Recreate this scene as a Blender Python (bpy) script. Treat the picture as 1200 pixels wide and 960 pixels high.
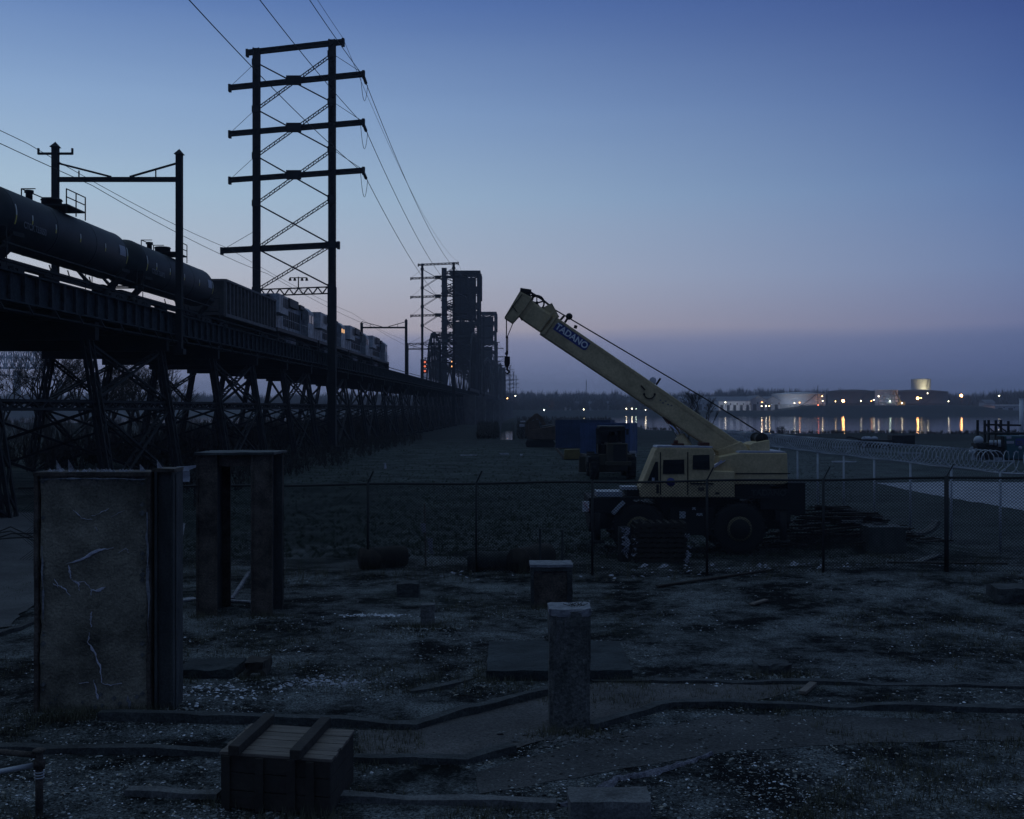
import bpy, math, random
from mathutils import Vector, Matrix, noise

# ---------------------------------------------------------------- camera, sky, light, exposure
S = bpy.context.scene
for o in list(bpy.data.objects): bpy.data.objects.remove(o)
R = math.radians
F = 1333.33                      # focal length in photo pixels (photo is 1200 wide)
CAMH = 4.5
cam_d = bpy.data.cameras.new("camera"); cam = bpy.data.objects.new("camera", cam_d)
S.collection.objects.link(cam); S.camera = cam
cam_d.lens = 40; cam_d.sensor_width = 36; cam_d.sensor_fit = 'HORIZONTAL'
cam_d.clip_start = 0.1; cam_d.clip_end = 6000; cam_d.shift_y = -0.0017
cam.location = (0, 0, CAMH); cam.rotation_euler = (R(90), 0, 0)

def srgb(r, g, b):
    f = lambda c: ((c / 255) / 12.92) if c <= 10 else (((c / 255 + .055) / 1.055) ** 2.4)
    return (f(r), f(g), f(b), 1)

W = bpy.data.worlds.new("World"); S.world = W; W.use_nodes = True
nt = W.node_tree; nt.nodes.clear()
def N(t, **k):
    n = nt.nodes.new(t)
    for a, b in k.items(): setattr(n, a, b)
    return n
L = lambda a, b: nt.links.new(a, b)
SKY_GAIN = 1.0
HAZE = .00034
tc = N('ShaderNodeTexCoord'); sep = N('ShaderNodeSeparateXYZ'); L(tc.outputs['Generated'], sep.inputs[0])
def ramp(stops):
    r = N('ShaderNodeValToRGB'); e = r.color_ramp.elements
    r.color_ramp.interpolation = 'EASE' if False else 'LINEAR'
    while len(e) < len(stops): e.new(.5)
    for i, (p, c) in enumerate(stops): e[i].position = p; e[i].color = srgb(*c)
    return r
# elevation wobble so that the edge of the low haze bank is soft and a little uneven
nz = N('ShaderNodeTexNoise'); nz.inputs['Scale'].default_value = 2.2; nz.inputs['Detail'].default_value = 3
mp = N('ShaderNodeMapping'); mp.inputs['Scale'].default_value = (1, 1, 14)
L(tc.outputs['Generated'], mp.inputs[0]); L(mp.outputs[0], nz.inputs['Vector'])
wob = N('ShaderNodeMath', operation='MULTIPLY_ADD'); wob.inputs[1].default_value = .016
L(nz.outputs['Fac'], wob.inputs[0])
zz = N('ShaderNodeMath', operation='ADD'); zz.inputs[1].default_value = -.008
L(sep.outputs['Z'], zz.inputs[0]); L(zz.outputs[0], wob.inputs[2])
rl = ramp([(0, (132, 142, 176)), (.035, (136, 146, 180)), (.060, (154, 158, 186)), (.070, (194, 186, 192)), (.115, (188, 196, 210)),
           (.18, (168, 194, 216)), (.25, (140, 170, 208)), (.335, (92, 125, 182)), (.5, (92, 118, 150)), (1, (98, 120, 142))])
rr = ramp([(0, (80, 97, 142)), (.035, (86, 102, 149)), (.058, (90, 107, 152)), (.070, (102, 115, 160)), (.115, (98, 122, 170)),
           (.18, (80, 110, 166)), (.25, (60, 88, 150)), (.335, (44, 65, 130)), (.5, (70, 92, 124)), (1, (92, 114, 136))])
L(wob.outputs[0], rl.inputs[0]); L(wob.outputs[0], rr.inputs[0])
# azimuth: after-sunset glow lies to the left of the view
flat = N('ShaderNodeVectorMath', operation='MULTIPLY'); flat.inputs[1].default_value = (1, 1, 0)
nrm = N('ShaderNodeVectorMath', operation='NORMALIZE'); dot = N('ShaderNodeVectorMath', operation='DOT_PRODUCT')
L(tc.outputs['Generated'], flat.inputs[0]); L(flat.outputs[0], nrm.inputs[0]); L(nrm.outputs[0], dot.inputs[0])
dot.inputs[1].default_value = (math.sin(R(-38)), math.cos(R(-38)), 0)
mr = N('ShaderNodeMapRange'); mr.inputs[1].default_value = .40; mr.inputs[2].default_value = .98
L(dot.outputs['Value'], mr.inputs[0])
mx = N('ShaderNodeMix', data_type='RGBA'); L(mr.outputs[0], mx.inputs[0]); L(rr.outputs[0], mx.inputs[6]); L(rl.outputs[0], mx.inputs[7])
mb = N('ShaderNodeMapRange'); mb.inputs[1].default_value = -1; mb.inputs[2].default_value = .5; mb.inputs[3].default_value = .42
L(dot.outputs['Value'], mb.inputs[0])
up_ = N('ShaderNodeMapRange'); up_.inputs[1].default_value = .35; up_.inputs[2].default_value = .9; L(sep.outputs['Z'], up_.inputs[0])
fm = N('ShaderNodeMix'); fm.inputs[3].default_value = 1.3; L(up_.outputs[0], fm.inputs[0]); L(mb.outputs[0], fm.inputs[2])
md = N('ShaderNodeVectorMath', operation='SCALE'); L(mx.outputs[2], md.inputs[0]); L(fm.outputs[0], md.inputs['Scale'])
bg = N('ShaderNodeBackground'); bg.inputs[1].default_value = SKY_GAIN; L(md.outputs[0], bg.inputs[0])
sk = N('ShaderNodeTexSky', sky_type='NISHITA'); sk.sun_disc = False; sk.sun_elevation = R(-3); sk.sun_rotation = R(-38); sk.air_density = 1.2; sk.dust_density = 2
bg2 = N('ShaderNodeBackground'); bg2.inputs[1].default_value = .05; L(sk.outputs[0], bg2.inputs[0])
ad = N('ShaderNodeAddShader'); L(bg.outputs[0], ad.inputs[0]); L(bg2.outputs[0], ad.inputs[1])
wo = N('ShaderNodeOutputWorld'); L(ad.outputs[0], wo.inputs[0])

sd = bpy.data.lights.new("afterglow", 'SUN'); sd.energy = .008; sd.angle = R(25); sd.color = (1, .82, .72)
sun = bpy.data.objects.new("afterglow", sd); S.collection.objects.link(sun)
sun.rotation_euler = (R(84), 0, R(38 + 180))
S.view_settings.view_transform = 'Standard'; S.view_settings.look = 'None'
S.view_settings.exposure = 0; S.view_settings.gamma = 1
S.render.engine = 'CYCLES'
S.cycles.use_denoising = True
S.cycles.max_bounces = 6; S.cycles.diffuse_bounces = 2; S.cycles.glossy_bounces = 3
S.cycles.transparent_max_bounces = 8; S.cycles.volume_bounces = 0
S.cycles.sample_clamp_indirect = 2.0
S.cycles.use_adaptive_sampling = True; S.cycles.adaptive_threshold = .003

# ---------------------------------------------------------------- materials
def mat(name, col, rough=.8, metal=0.0, var=.25, scale=3.0, bump=.0, bscale=20., col2=None, detail=6, spec=None, emit=None, estr=0, stretch=None, grain=0, gscale=30):
    m = bpy.data.materials.new(name); m.use_nodes = True
    t = m.node_tree; b = t.nodes['Principled BSDF']
    b.inputs['Roughness'].default_value = rough; b.inputs['Metallic'].default_value = metal
    if spec is not None: b.inputs['Specular IOR Level'].default_value = spec
    if emit:
        b.inputs['Emission Color'].default_value = (*emit, 1); b.inputs['Emission Strength'].default_value = estr
    c = Vector(col)
    if var > 0 or col2:
        tcn = t.nodes.new('ShaderNodeTexCoord'); n = t.nodes.new('ShaderNodeTexNoise')
        n.inputs['Scale'].default_value = scale; n.inputs['Detail'].default_value = detail; n.inputs['Roughness'].default_value = .65
        mpn = t.nodes.new('ShaderNodeMapping'); mpn.inputs['Scale'].default_value = stretch or (1, 1, 1)
        t.links.new(tcn.outputs['Object'], mpn.inputs[0]); t.links.new(mpn.outputs[0], n.inputs['Vector'])
        r = t.nodes.new('ShaderNodeValToRGB'); r.color_ramp.elements[0].position = .3; r.color_ramp.elements[1].position = .7
        a = c * (1 - var); d = Vector(col2) if col2 else c * (1 + var)
        r.color_ramp.elements[0].color = (*a, 1); r.color_ramp.elements[1].color = (*d, 1)
        t.links.new(n.outputs['Fac'], r.inputs[0]); t.links.new(r.outputs[0], b.inputs['Base Color'])
        if grain:
            g_ = t.nodes.new('ShaderNodeTexNoise'); g_.inputs['Scale'].default_value = gscale; g_.inputs['Detail'].default_value = 4; g_.inputs['Roughness'].default_value = .8
            t.links.new(tcn.outputs['Object'], g_.inputs['Vector']); r2 = t.nodes.new('ShaderNodeValToRGB'); r2.color_ramp.elements[0].position = .35; r2.color_ramp.elements[1].position = .68
            r2.color_ramp.elements[0].color = (1 - grain,) * 3 + (1,); r2.color_ramp.elements[1].color = (1 + grain,) * 3 + (1,)
            t.links.new(g_.outputs['Fac'], r2.inputs[0]); mm = t.nodes.new('ShaderNodeMix'); mm.data_type = 'RGBA'; mm.blend_type = 'MULTIPLY'; mm.inputs[0].default_value = 1
            t.links.new(r.outputs[0], mm.inputs[6]); t.links.new(r2.outputs[0], mm.inputs[7]); t.links.new(mm.outputs[2], b.inputs['Base Color'])
    else:
        b.inputs['Base Color'].default_value = (*c, 1)
    if bump > 0:
        tcn = t.nodes.new('ShaderNodeTexCoord'); n2 = t.nodes.new('ShaderNodeTexNoise')
        n2.inputs['Scale'].default_value = bscale; n2.inputs['Detail'].default_value = 6
        t.links.new(tcn.outputs['Object'], n2.inputs['Vector'])
        bp = t.nodes.new('ShaderNodeBump'); bp.inputs['Strength'].default_value = bump; bp.inputs['Distance'].default_value = .05
        t.links.new(n2.outputs['Fac'], bp.inputs['Height']); t.links.new(bp.outputs[0], b.inputs['Normal'])
    return m

M = dict(
    steel=mat('dark_bridge_steel', (.017, .018, .021), .85, .0, .35, 2.0, .2, 8),
    steelblue=mat('weathered_girder_paint', (.042, .050, .058), .8, 0, .55, 2.5, .2, 8, spec=.25, grain=.4, gscale=6),
    track=mat('rail_steel', (.12, .11, .10), .45, .6, .2),
    timber=mat('sleeper_timber', (.05, .04, .035), .9, 0, .3),
    tank=mat('black_tank_paint', (.020, .026, .030), .6, 0, .4, 1.2, .05, 5),
    blackmetal=mat('grimy_black_metal', (.02, .02, .02), .8, 0, .3),
    freight=mat('freight_car_paint', (.075, .066, .064), .7, 0, .35, 2),
    loco=mat('grey_engine_paint', (.34, .34, .36), .5, 0, .7, 1.6),
    locodark=mat('dark_engine_paint', (.015, .015, .018), .6, 0, .3),
    glass=mat('dark_window_glass', (.015, .018, .022), .08, 0, 0, spec=.8),
    yellow=mat('faded_yellow_crane_paint', (.56, .435, .25), .7, 0, .22, 1.8, .05, 9, detail=9, spec=.2, grain=.18, gscale=14),
    yellow2=mat('dull_dirty_machine_paint', (.055, .045, .028), .7, 0, .3, 2),
    white=mat('dirty_white_paint', (.8, .8, .8), .6, 0, .15, 4),
    chrome=mat('hydraulic_rod_chrome', (.75, .75, .78), .2, 1.0, 0),
    rubber=mat('tyre_rubber', (.018, .018, .018), .9, 0, .2),
    rim=mat('faded_rim_paint', (.16, .13, .07), .7, 0, .3, 6),
    concrete=mat('stained_concrete', (.14, .138, .135), .95, 0, .5, 2.2, .6, 14, detail=12, grain=.45),
    postconc=mat('grey_weathered_concrete', (.07, .072, .068), .95, 0, .5, 2.4, .8, 16, col2=(.20, .20, .185), detail=14, grain=.5, stretch=(1.6, 1.6, .5)),
    freightrib=mat('freight_rib_highlight', (.15, .135, .13), .7, 0, .4, 2),  # lighter copy of the car paint, rib highlights put into the colour
    concdark=mat('dirty_concrete', (.060, .063, .062), .95, 0, .6, 2.0, .7, 14, detail=12, grain=.5),
    slabface=mat('brown_stained_panel', (.13, .118, .092), .9, 0, .55, 1.3, .5, 25, col2=(.40, .355, .27), detail=12, grain=.35),
    pale=mat('pale_flaking_lime', (.32, .31, .34), .9, 0, .5, 8, .4, 30, grain=.5),
    rustbrown=mat('faded_brown_machine_paint', (.11, .075, .055), .8, 0, .35, 2),
    rust=mat('rusty_steel', (.038, .026, .020), .85, 0, .5, 2.4, .5, 18, col2=(.17, .135, .11), grain=.5),
    rustlight=mat('worn_steel_web', (.045, .048, .048), .7, .1, .5, 2.6, .3, 18, col2=(.11, .115, .11), stretch=(1, 1, .3), grain=.3),
    wood=mat('weathered_boards', (.17, .14, .115), .9, 0, .4, 3, .3, 20, stretch=(.4, 6, 6)),
    wooddark=mat('dark_old_timber', (.04, .032, .026), .9, 0, .4, 3, .3, 20),
    blue=mat('blue_container_paint', (.045, .085, .19), .6, 0, .35, 1.0),
    bluedark=mat('deep_blue_container_paint', (.030, .055, .12), .6, 0, .35, 1.0),
    teal=mat('teal_cabinet_paint', (.03, .10, .12), .6, 0, .25, 1.5),
    galv=mat('galvanised_steel', (.45, .47, .50), .5, .3, .15),
    wirem=mat('dark_weathered_wire', (.03, .03, .03), .7, .2, 0),
    bark=mat('bare_tree_bark', (.05, .042, .038), .95, 0, .3),
    brush=mat('bare_winter_brush', (.05, .045, .038), .98, 0, .3),
    farwood=mat('far_leafless_wood', (.05, .048, .045), .98, 0, .3, .1),
    signblue=mat('blue_sign_board', (.05, .06, .22), .5, 0, .1),
    blockblack=mat('crane_frame_black_paint', (.014, .014, .015), .8, 0, .3),
    refl=mat('yellow_reflective_strip', (.75, .62, .08), .5, 0, 0),
    reflw=mat('white_reflective_strip', (.7, .7, .62), .5, 0, 0),
    refro=mat('red_reflective_strip', (.5, .04, .03), .5, 0, 0),
    tankwhite=mat('white_storage_tank_paint', (.75, .75, .77), .6, 0, .06, .05),
    tankbrown=mat('brown_storage_tank_paint', (.13, .11, .11), .8, 0, .2, .05),
    cladding=mat('pale_warehouse_cladding', (.42, .42, .45), .8, 0, .15, .05),
    roofm=mat('grey_warehouse_roof', (.16, .16, .19), .8, 0, .15, .05),
    plastic=mat('torn_white_plastic', (.42, .42, .48), .6, 0, .2, 10),
    ins=mat('dark_insulator_ceramic', (.04, .03, .03), .4, 0, 0),
    stone=mat('pier_masonry', (.11, .105, .10), .95, 0, .4, .5, .4, 2),
)

# ---------------------------------------------------------------- helpers
C = S.collection
def tag(o, label=None, cat=None, group=None, kind=None):
    if label: o['label'] = label
    if cat: o['category'] = cat
    if group: o['group'] = group
    if kind: o['kind'] = kind
    return o
def thing(name, label, cat, loc=(0, 0, 0), rz=0.0, group=None):
    o = bpy.data.objects.new(name, None); C.objects.link(o)
    o.location = loc; o.rotation_euler = (0, 0, rz); o.empty_display_size = .3
    return tag(o, label, cat, group)
def wm(o):
    m = Matrix.Identity(4)
    while o is not None:
        m = Matrix.LocRotScale(o.location, o.rotation_euler, o.scale) @ m; o = o.parent
    return m
def copy_tree(o, parent=None):
    c = o.copy(); C.objects.link(c); c.parent = parent
    for ch in o.children: copy_tree(ch, c)
    return c
def spot(px, py, Y):             # point that stands at depth Y and is seen at that place of the photo
    return Vector(((px - 600) / F * Y, Y, CAMH - (py - 478) / F * Y))
def gpt(px, py, z=0.0):          # the ground point seen there
    Y = (CAMH - z) * F / (py - 478); return Vector(((px - 600) / F * Y, Y, z))

class MB:
    def __init__(s): s.v = []; s.f = []; s.smooth = []
    def add(s, vs, fs, sm=False):
        n = len(s.v); s.v += [Vector(p) for p in vs]; s.f += [[i + n for i in f] for f in fs]; s.smooth += [sm] * len(fs); return s
    def box(s, a, b):
        x0, x1 = sorted((a[0], b[0])); y0, y1 = sorted((a[1], b[1])); z0, z1 = sorted((a[2], b[2]))
        return s.add([(x0, y0, z0), (x1, y0, z0), (x1, y1, z0), (x0, y1, z0), (x0, y0, z1), (x1, y0, z1), (x1, y1, z1), (x0, y1, z1)],
                     [(0, 3, 2, 1), (4, 5, 6, 7), (0, 1, 5, 4), (1, 2, 6, 5), (2, 3, 7, 6), (3, 0, 4, 7)])
    def bar(s, p, q, w, h=None, up=(0, 0, 1)):
        p = Vector(p); q = Vector(q); h = h or w; d = (q - p)
        if d.length < 1e-6: return s
        d.normalize(); u = Vector(up)
        if abs(d.dot(u)) > .98: u = Vector((0, 1, 0)) if abs(d.y) < .9 else Vector((1, 0, 0))
        a = d.cross(u).normalized() * w / 2; b = a.cross(d).normalized() * h / 2
        vs = [p - a - b, p + a - b, p + a + b, p - a + b, q - a - b, q + a - b, q + a + b, q - a + b]
        return s.add(vs, [(0, 1, 2, 3), (7, 6, 5, 4), (0, 4, 5, 1), (1, 5, 6, 2), (2, 6, 7, 3), (3, 7, 4, 0)])
    def tube(s, pts, r, n=8, sm=True, cap=True):
        pts = [Vector(p) for p in pts]; rs = r if isinstance(r, (list, tuple)) else [r] * len(pts)
        rings = []; prev = None
        for i, p in enumerate(pts):
            d = (pts[min(i + 1, len(pts) - 1)] - pts[max(i - 1, 0)]).normalized()
            if prev is None:
                u = Vector((0, 0, 1)) if abs(d.z) < .9 else Vector((1, 0, 0)); a = d.cross(u).normalized()
            else:
                a = (prev - d * prev.dot(d)).normalized()
            prev = a; b = d.cross(a)
            rings.append([p + (a * math.cos(t) + b * math.sin(t)) * rs[i] for t in (2 * math.pi * k / n for k in range(n))])
        vs = [v for g in rings for v in g]; fs = []
        for i in range(len(rings) - 1):
            for k in range(n):
                k2 = (k + 1) % n; fs.append((i * n + k, i * n + k2, (i + 1) * n + k2, (i + 1) * n + k))
        if cap: fs.append(tuple(range(n - 1, -1, -1))); fs.append(tuple(range((len(rings) - 1) * n, len(rings) * n)))
        return s.add(vs, fs, sm and n > 4)
    def prism(s, poly, d):       # planar polygon (3-D points) pushed along d
        poly = [Vector(p) for p in poly]; d = Vector(d); n = len(poly)
        return s.add(poly + [p + d for p in poly], [tuple(range(n)), tuple(range(2 * n - 1, n - 1, -1))] +
                     [(k, k + n, (k + 1) % n + n, (k + 1) % n) for k in range(n)])
    def lathe(s, c, axis, prof, n=24, sm=True):   # prof: list of (distance along axis, radius)
        c = Vector(c); ax = Vector(axis).normalized()
        u = Vector((0, 0, 1)) if abs(ax.z) < .9 else Vector((1, 0, 0)); a = ax.cross(u).normalized(); b = ax.cross(a)
        vs = []; fs = []
        for (t, r) in prof:
            for k in range(n):
                an = 2 * math.pi * k / n; vs.append(c + ax * t + (a * math.cos(an) + b * math.sin(an)) * r)
        m = len(prof)
        for i in range(m - 1):
            for k in range(n):
                k2 = (k + 1) % n; fs.append((i * n + k, i * n + k2, (i + 1) * n + k2, (i + 1) * n + k))
        fs.append(tuple(range(n - 1, -1, -1))); fs.append(tuple(range((m - 1) * n, m * n)))
        return s.add(vs, fs, sm)
    def laced(s, p, q, w, t, side, pitch=None, tl=None):   # two parallel flanges joined by zigzag lacing
        p = Vector(p); q = Vector(q); d = (q - p); ln = d.length; d.normalize()
        a = (Vector(side) - d * Vector(side).dot(d)).normalized() * w / 2
        s.bar(p + a, q + a, t); s.bar(p - a, q - a, t)
        k = max(2, int(ln / (pitch or w))); tl = tl or t * .6
        for i in range(k):
            e = 1 if i % 2 else -1
            s.bar(p + d * ln * i / k + a * e, p + d * ln * (i + 1) / k - a * e, tl)
        return s
    def build(s, name, m, parent=None, smooth=None, bevel=0, kind=None):
        vs = s.v
        if parent is not None:
            inv = wm(parent).inverted(); vs = [inv @ v for v in vs]
        me = bpy.data.meshes.new(name); me.from_pydata([tuple(v) for v in vs], [], s.f); me.update()
        me.polygons.foreach_set('use_smooth', s.smooth if smooth is None else [smooth] * len(s.f))
        me.materials.append(M[m] if isinstance(m, str) else m)
        o = bpy.data.objects.new(name, me); C.objects.link(o); o.parent = parent
        if bevel:
            b = o.modifiers.new('bevel', 'BEVEL'); b.width = bevel; b.segments = 2; b.limit_method = 'ANGLE'
        if kind: o['kind'] = kind
        return o

def rough_block(a, b, step=.12, amp=.02, seed=0, chamfer=0):    # a cast block with chipped, slightly uneven faces
    mb = MB(); a = Vector(a); b = Vector(b)
    nx, ny, nz_ = [max(1, int(abs(b[i] - a[i]) / step)) for i in range(3)]
    idx = {}; 
    def vid(i, j, k):
        key = (i, j, k)
        if key not in idx:
            p = Vector((a.x + (b.x - a.x) * i / nx, a.y + (b.y - a.y) * j / ny, a.z + (b.z - a.z) * k / nz_))
            e = (i in (0, nx)) + (j in (0, ny)) + (k in (0, nz_))
            n3 = noise.noise_vector(p * 3.1 + Vector((seed, seed * 2.3, 0))) * amp + noise.noise_vector(p * 11 + Vector((seed, 0, 0))) * amp * .5
            c = (a + b) / 2
            if chamfer and i in (0, nx) and j in (0, ny): n3 += Vector((c.x - p.x, c.y - p.y, 0)).normalized() * chamfer
            if e >= 2:
                ch = max(0, noise.noise(p * 5 + Vector((0, seed, 3))) - .05) * amp * 3.5
                n3 += (c - p).normalized() * ch
            idx[key] = len(mb.v); mb.v.append(p + n3)
        return idx[key]
    def quad(*q): mb.f.append(list(q)); mb.smooth.append(False)
    for i in range(nx):
        for j in range(ny):
            quad(vid(i, j, 0), vid(i, j + 1, 0), vid(i + 1, j + 1, 0), vid(i + 1, j, 0))
            quad(vid(i, j, nz_), vid(i + 1, j, nz_), vid(i + 1, j + 1, nz_), vid(i, j + 1, nz_))
    for i in range(nx):
        for k in range(nz_):
            quad(vid(i, 0, k), vid(i + 1, 0, k), vid(i + 1, 0, k + 1), vid(i, 0, k + 1))
            quad(vid(i, ny, k), vid(i, ny, k + 1), vid(i + 1, ny, k + 1), vid(i + 1, ny, k))
    for j in range(ny):
        for k in range(nz_):
            quad(vid(0, j, k), vid(0, j, k + 1), vid(0, j + 1, k + 1), vid(0, j + 1, k))
            quad(vid(nx, j, k), vid(nx, j + 1, k), vid(nx, j + 1, k + 1), vid(nx, j, k + 1))
    return mb

def smooth01(t): t = max(0., min(1., t)); return t * t * (3 - 2 * t)
def lerp(a, b, t): return a + (b - a) * t
def lettering(body, name, p, size, rot, m, parent, extr=.004):
    cu = bpy.data.curves.new(name, 'FONT'); cu.body = body; cu.size = size; cu.extrude = extr; cu.offset = size * .028
    cu.align_x = 'CENTER'; cu.align_y = 'CENTER'; cu.materials.append(M[m])
    o = bpy.data.objects.new(name, cu); C.objects.link(o); o.parent = parent
    me = o.to_mesh().copy(); bpy.data.objects.remove(o)
    T = (wm(parent).inverted() if parent else Matrix.Identity(4)) @ (Matrix.Translation(p) @ rot)
    me.transform(T); me.materials.clear(); me.materials.append(M[m])
    o = bpy.data.objects.new(name, me); C.objects.link(o); o.parent = parent
    return o

# ---------------------------------------------------------------- ground and water
def shore_d(x, y):             # how far the near land reaches along that bearing
    b = x / max(y, 1.) * 1333
    k = [(-400, 305), (-30, 305), (-16, 330), (3, 520), (112, 500), (128, 300), (170, 235), (270, 205), (700, 205)]
    for (a, da), (c, dc) in zip(k[:-1], k[1:]):
        if b <= c or c == 700: return lerp(da, dc, smooth01((b - a) / (c - a))) + 5 * noise.noise(Vector((x * .05, 3.1, 0)))
def wet(x, y):
    w = smooth01((y - shore_d(x, y) + 3) / 14); b = x / max(y, 1.) * 1333 + 6.5
    return max(w, smooth01((y - 158) / 10) * smooth01((9.5 - abs(b)) / 5) * smooth01((345 - y) / 10))
def far_y(x): return 958 + 14 * noise.noise(Vector((x * .01, 8.3, 0))) - 60 * smooth01((-x - 20) / 200)
def gh(x, y):
    n = .035 * noise.noise(Vector((x * .35, y * .35, 0))) + .012 * noise.noise(Vector((x * 1.7, y * 1.7, 4)))
    if y > 40: n += .22 * noise.noise(Vector((x * .06, y * .06, 2))) * smooth01((y - 40) / 30)
    rise = .28 * smooth01((x - 2) / 9) * smooth01((y - 24) / 4) * smooth01((33.5 - y) / 3.5)
    rub = .5 * smooth01(1 - math.hypot((x - 11.2) / 4.0, (y - 37.0) / 2.4)) 
    left = .5 * smooth01((-x - 13) / 8) * smooth01((y - 22) / 12)
    z = n + rise + rub + left
    z = lerp(z, -4.2, wet(x, y)) if y > 140 else z
    fy = far_y(x)
    if y > fy - 12:
        top = lerp(2.2, 6.6, smooth01((x - 235) / 20) * smooth01((430 - x) / 40))
        z = lerp(-4.2, top, smooth01((y - fy + 4) / 16)) + smooth01((y - 1120) / 500) * (14 + 6 * noise.noise(Vector((x * .003, y * .002, 1))))
    return z
def axis(segs):
    out = []
    for a, b, st in segs:
        n = max(1, int(round((b - a) / st))); out += [a + (b - a) * i / n for i in range(n)]
    return out + [segs[-1][1]]
ys_ = axis([(-60, 8, 6), (8, 42, .32), (42, 80, 1.1), (80, 150, 2.5), (150, 220, 2), (220, 330, 4), (330, 560, 7), (560, 930, 60), (930, 990, 3), (990, 1300, 25), (1300, 3200, 120)])
xs_ = axis([(-2600, -500, 210), (-500, -120, 20), (-120, -30, 4), (-30, -16, 1), (-16, 17, .33), (17, 40, 1.2), (40, 160, 5), (160, 500, 12), (500, 2600, 210)])
g = MB(); nx_ = len(xs_)
for y in ys_:
    for x in xs_: g.v.append(Vector((x, y, gh(x, y))))
for j in range(len(ys_) - 1):
    for i in range(nx_ - 1):
        a = j * nx_ + i; g.f.append([a, a + 1, a + nx_ + 1, a + nx_]); g.smooth.append(True)

def ground_mat():
    m = bpy.data.materials.new('gravel_and_winter_grass'); m.use_nodes = True
    t = m.node_tree; b = t.nodes['Principled BSDF']; b.inputs['Roughness'].default_value = .95; b.inputs['Specular IOR Level'].default_value = .15
    nn = t.nodes.new; lk = t.links.new
    tcn = nn('ShaderNodeTexCoord')
    def noi(scale, det=6, rough=.6, st=(1, 1, 1)):
        mpn = nn('ShaderNodeMapping'); mpn.inputs['Scale'].default_value = st; lk(tcn.outputs['Object'], mpn.inputs[0])
        n = nn('ShaderNodeTexNoise'); n.inputs['Scale'].default_value = scale; n.inputs['Detail'].default_value = det; n.inputs['Roughness'].default_value = rough
        lk(mpn.outputs[0], n.inputs['Vector']); return n
    def rmp(src, p0, c0, p1, c1):
        r = nn('ShaderNodeValToRGB'); e = r.color_ramp.elements
        e[0].position = p0; e[0].color = (*c0, 1); e[1].position = p1; e[1].color = (*c1, 1); lk(src, r.inputs[0]); return r
    def mix(f, a, c, ty='MIX'):
        x = nn('ShaderNodeMix'); x.data_type = 'RGBA'; x.blend_type = ty
        if isinstance(f, float): x.inputs[0].default_value = f
        else: lk(f, x.inputs[0])
        lk(a, x.inputs[6]); lk(c, x.inputs[7]); return x
    soil = rmp(noi(.55, 10, .78).outputs['Fac'], .43, (.009, .010, .010), .60, (.31, .33, .325))
    grain = rmp(noi(28, 4, .8).outputs['Fac'], .38, (.12, .12, .12), .66, (2.4, 2.4, 2.4))
    fine = mix(1.0, soil.outputs[0], grain.outputs[0], 'MULTIPLY')
    vor = nn('ShaderNodeTexVoronoi'); vor.inputs['Scale'].default_value = 9; lk(tcn.outputs['Object'], vor.inputs['Vector'])
    peb = rmp(vor.outputs['Distance'], .05, (1, 1, 1), .14, (0, 0, 0))
    pm = rmp(noi(1.3, 3).outputs['Fac'], .5, (0, 0, 0), .62, (1, 1, 1))
    pf = nn('ShaderNodeMath'); pf.operation = 'MULTIPLY'; lk(peb.outputs[0], pf.inputs[0]); lk(pm.outputs[0], pf.inputs[1])
    pc = nn('ShaderNodeRGB'); pc.outputs[0].default_value = (.26, .26, .26, 1)
    near = mix(pf.outputs[0], fine.outputs[2], pc.outputs[0])
    grass = rmp(noi(.35, 8, .7, (1, 1, 1)).outputs['Fac'], .35, (.05, .065, .058), .68, (.16, .195, .175))
    gg = rmp(noi(9, 5, .8, (1, .35, 1)).outputs['Fac'], .3, (.4, .4, .4), .7, (1.5, 1.5, 1.5))
    gr = mix(1.0, grass.outputs[0], gg.outputs[0], 'MULTIPLY')
    sp = nn('ShaderNodeSeparateXYZ'); lk(tcn.outputs['Object'], sp.inputs[0])
    mrr = nn('ShaderNodeMapRange'); mrr.inputs[1].default_value = 31; mrr.inputs[2].default_value = 44; lk(sp.outputs['Y'], mrr.inputs[0])
    nadd = nn('ShaderNodeMath'); nadd.operation = 'ADD'; lk(mrr.outputs[0], nadd.inputs[0])
    nq = noi(.25, 5); nsub = nn('ShaderNodeMath'); nsub.operation = 'MULTIPLY_ADD'; nsub.inputs[1].default_value = 1.6; nsub.inputs[2].default_value = -.8
    lk(nq.outputs['Fac'], nsub.inputs[0]); lk(nsub.outputs[0], nadd.inputs[1]); nadd.use_clamp = True
    tot = mix(nadd.outputs[0], near.outputs[2], gr.outputs[2])
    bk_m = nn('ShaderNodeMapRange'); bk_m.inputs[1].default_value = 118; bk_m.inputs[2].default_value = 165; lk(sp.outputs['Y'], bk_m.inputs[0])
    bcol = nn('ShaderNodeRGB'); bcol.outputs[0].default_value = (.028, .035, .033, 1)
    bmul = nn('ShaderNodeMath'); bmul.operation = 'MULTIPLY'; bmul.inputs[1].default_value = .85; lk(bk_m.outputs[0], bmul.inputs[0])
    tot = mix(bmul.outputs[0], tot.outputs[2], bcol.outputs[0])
    lk(tot.outputs[2], b.inputs['Base Color'])
    bp = nn('ShaderNodeBump'); bp.inputs['Strength'].default_value = .8; bp.inputs['Distance'].default_value = .06
    hh = nn('ShaderNodeMath'); hh.operation = 'ADD'; lk(noi(7, 8, .75).outputs['Fac'], hh.inputs[0]); lk(grain.outputs[0], hh.inputs[1])
    lk(hh.outputs[0], bp.inputs['Height']); lk(bp.outputs[0], b.inputs['Normal'])
    return m
g.build('ground', ground_mat(), kind='structure')

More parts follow.
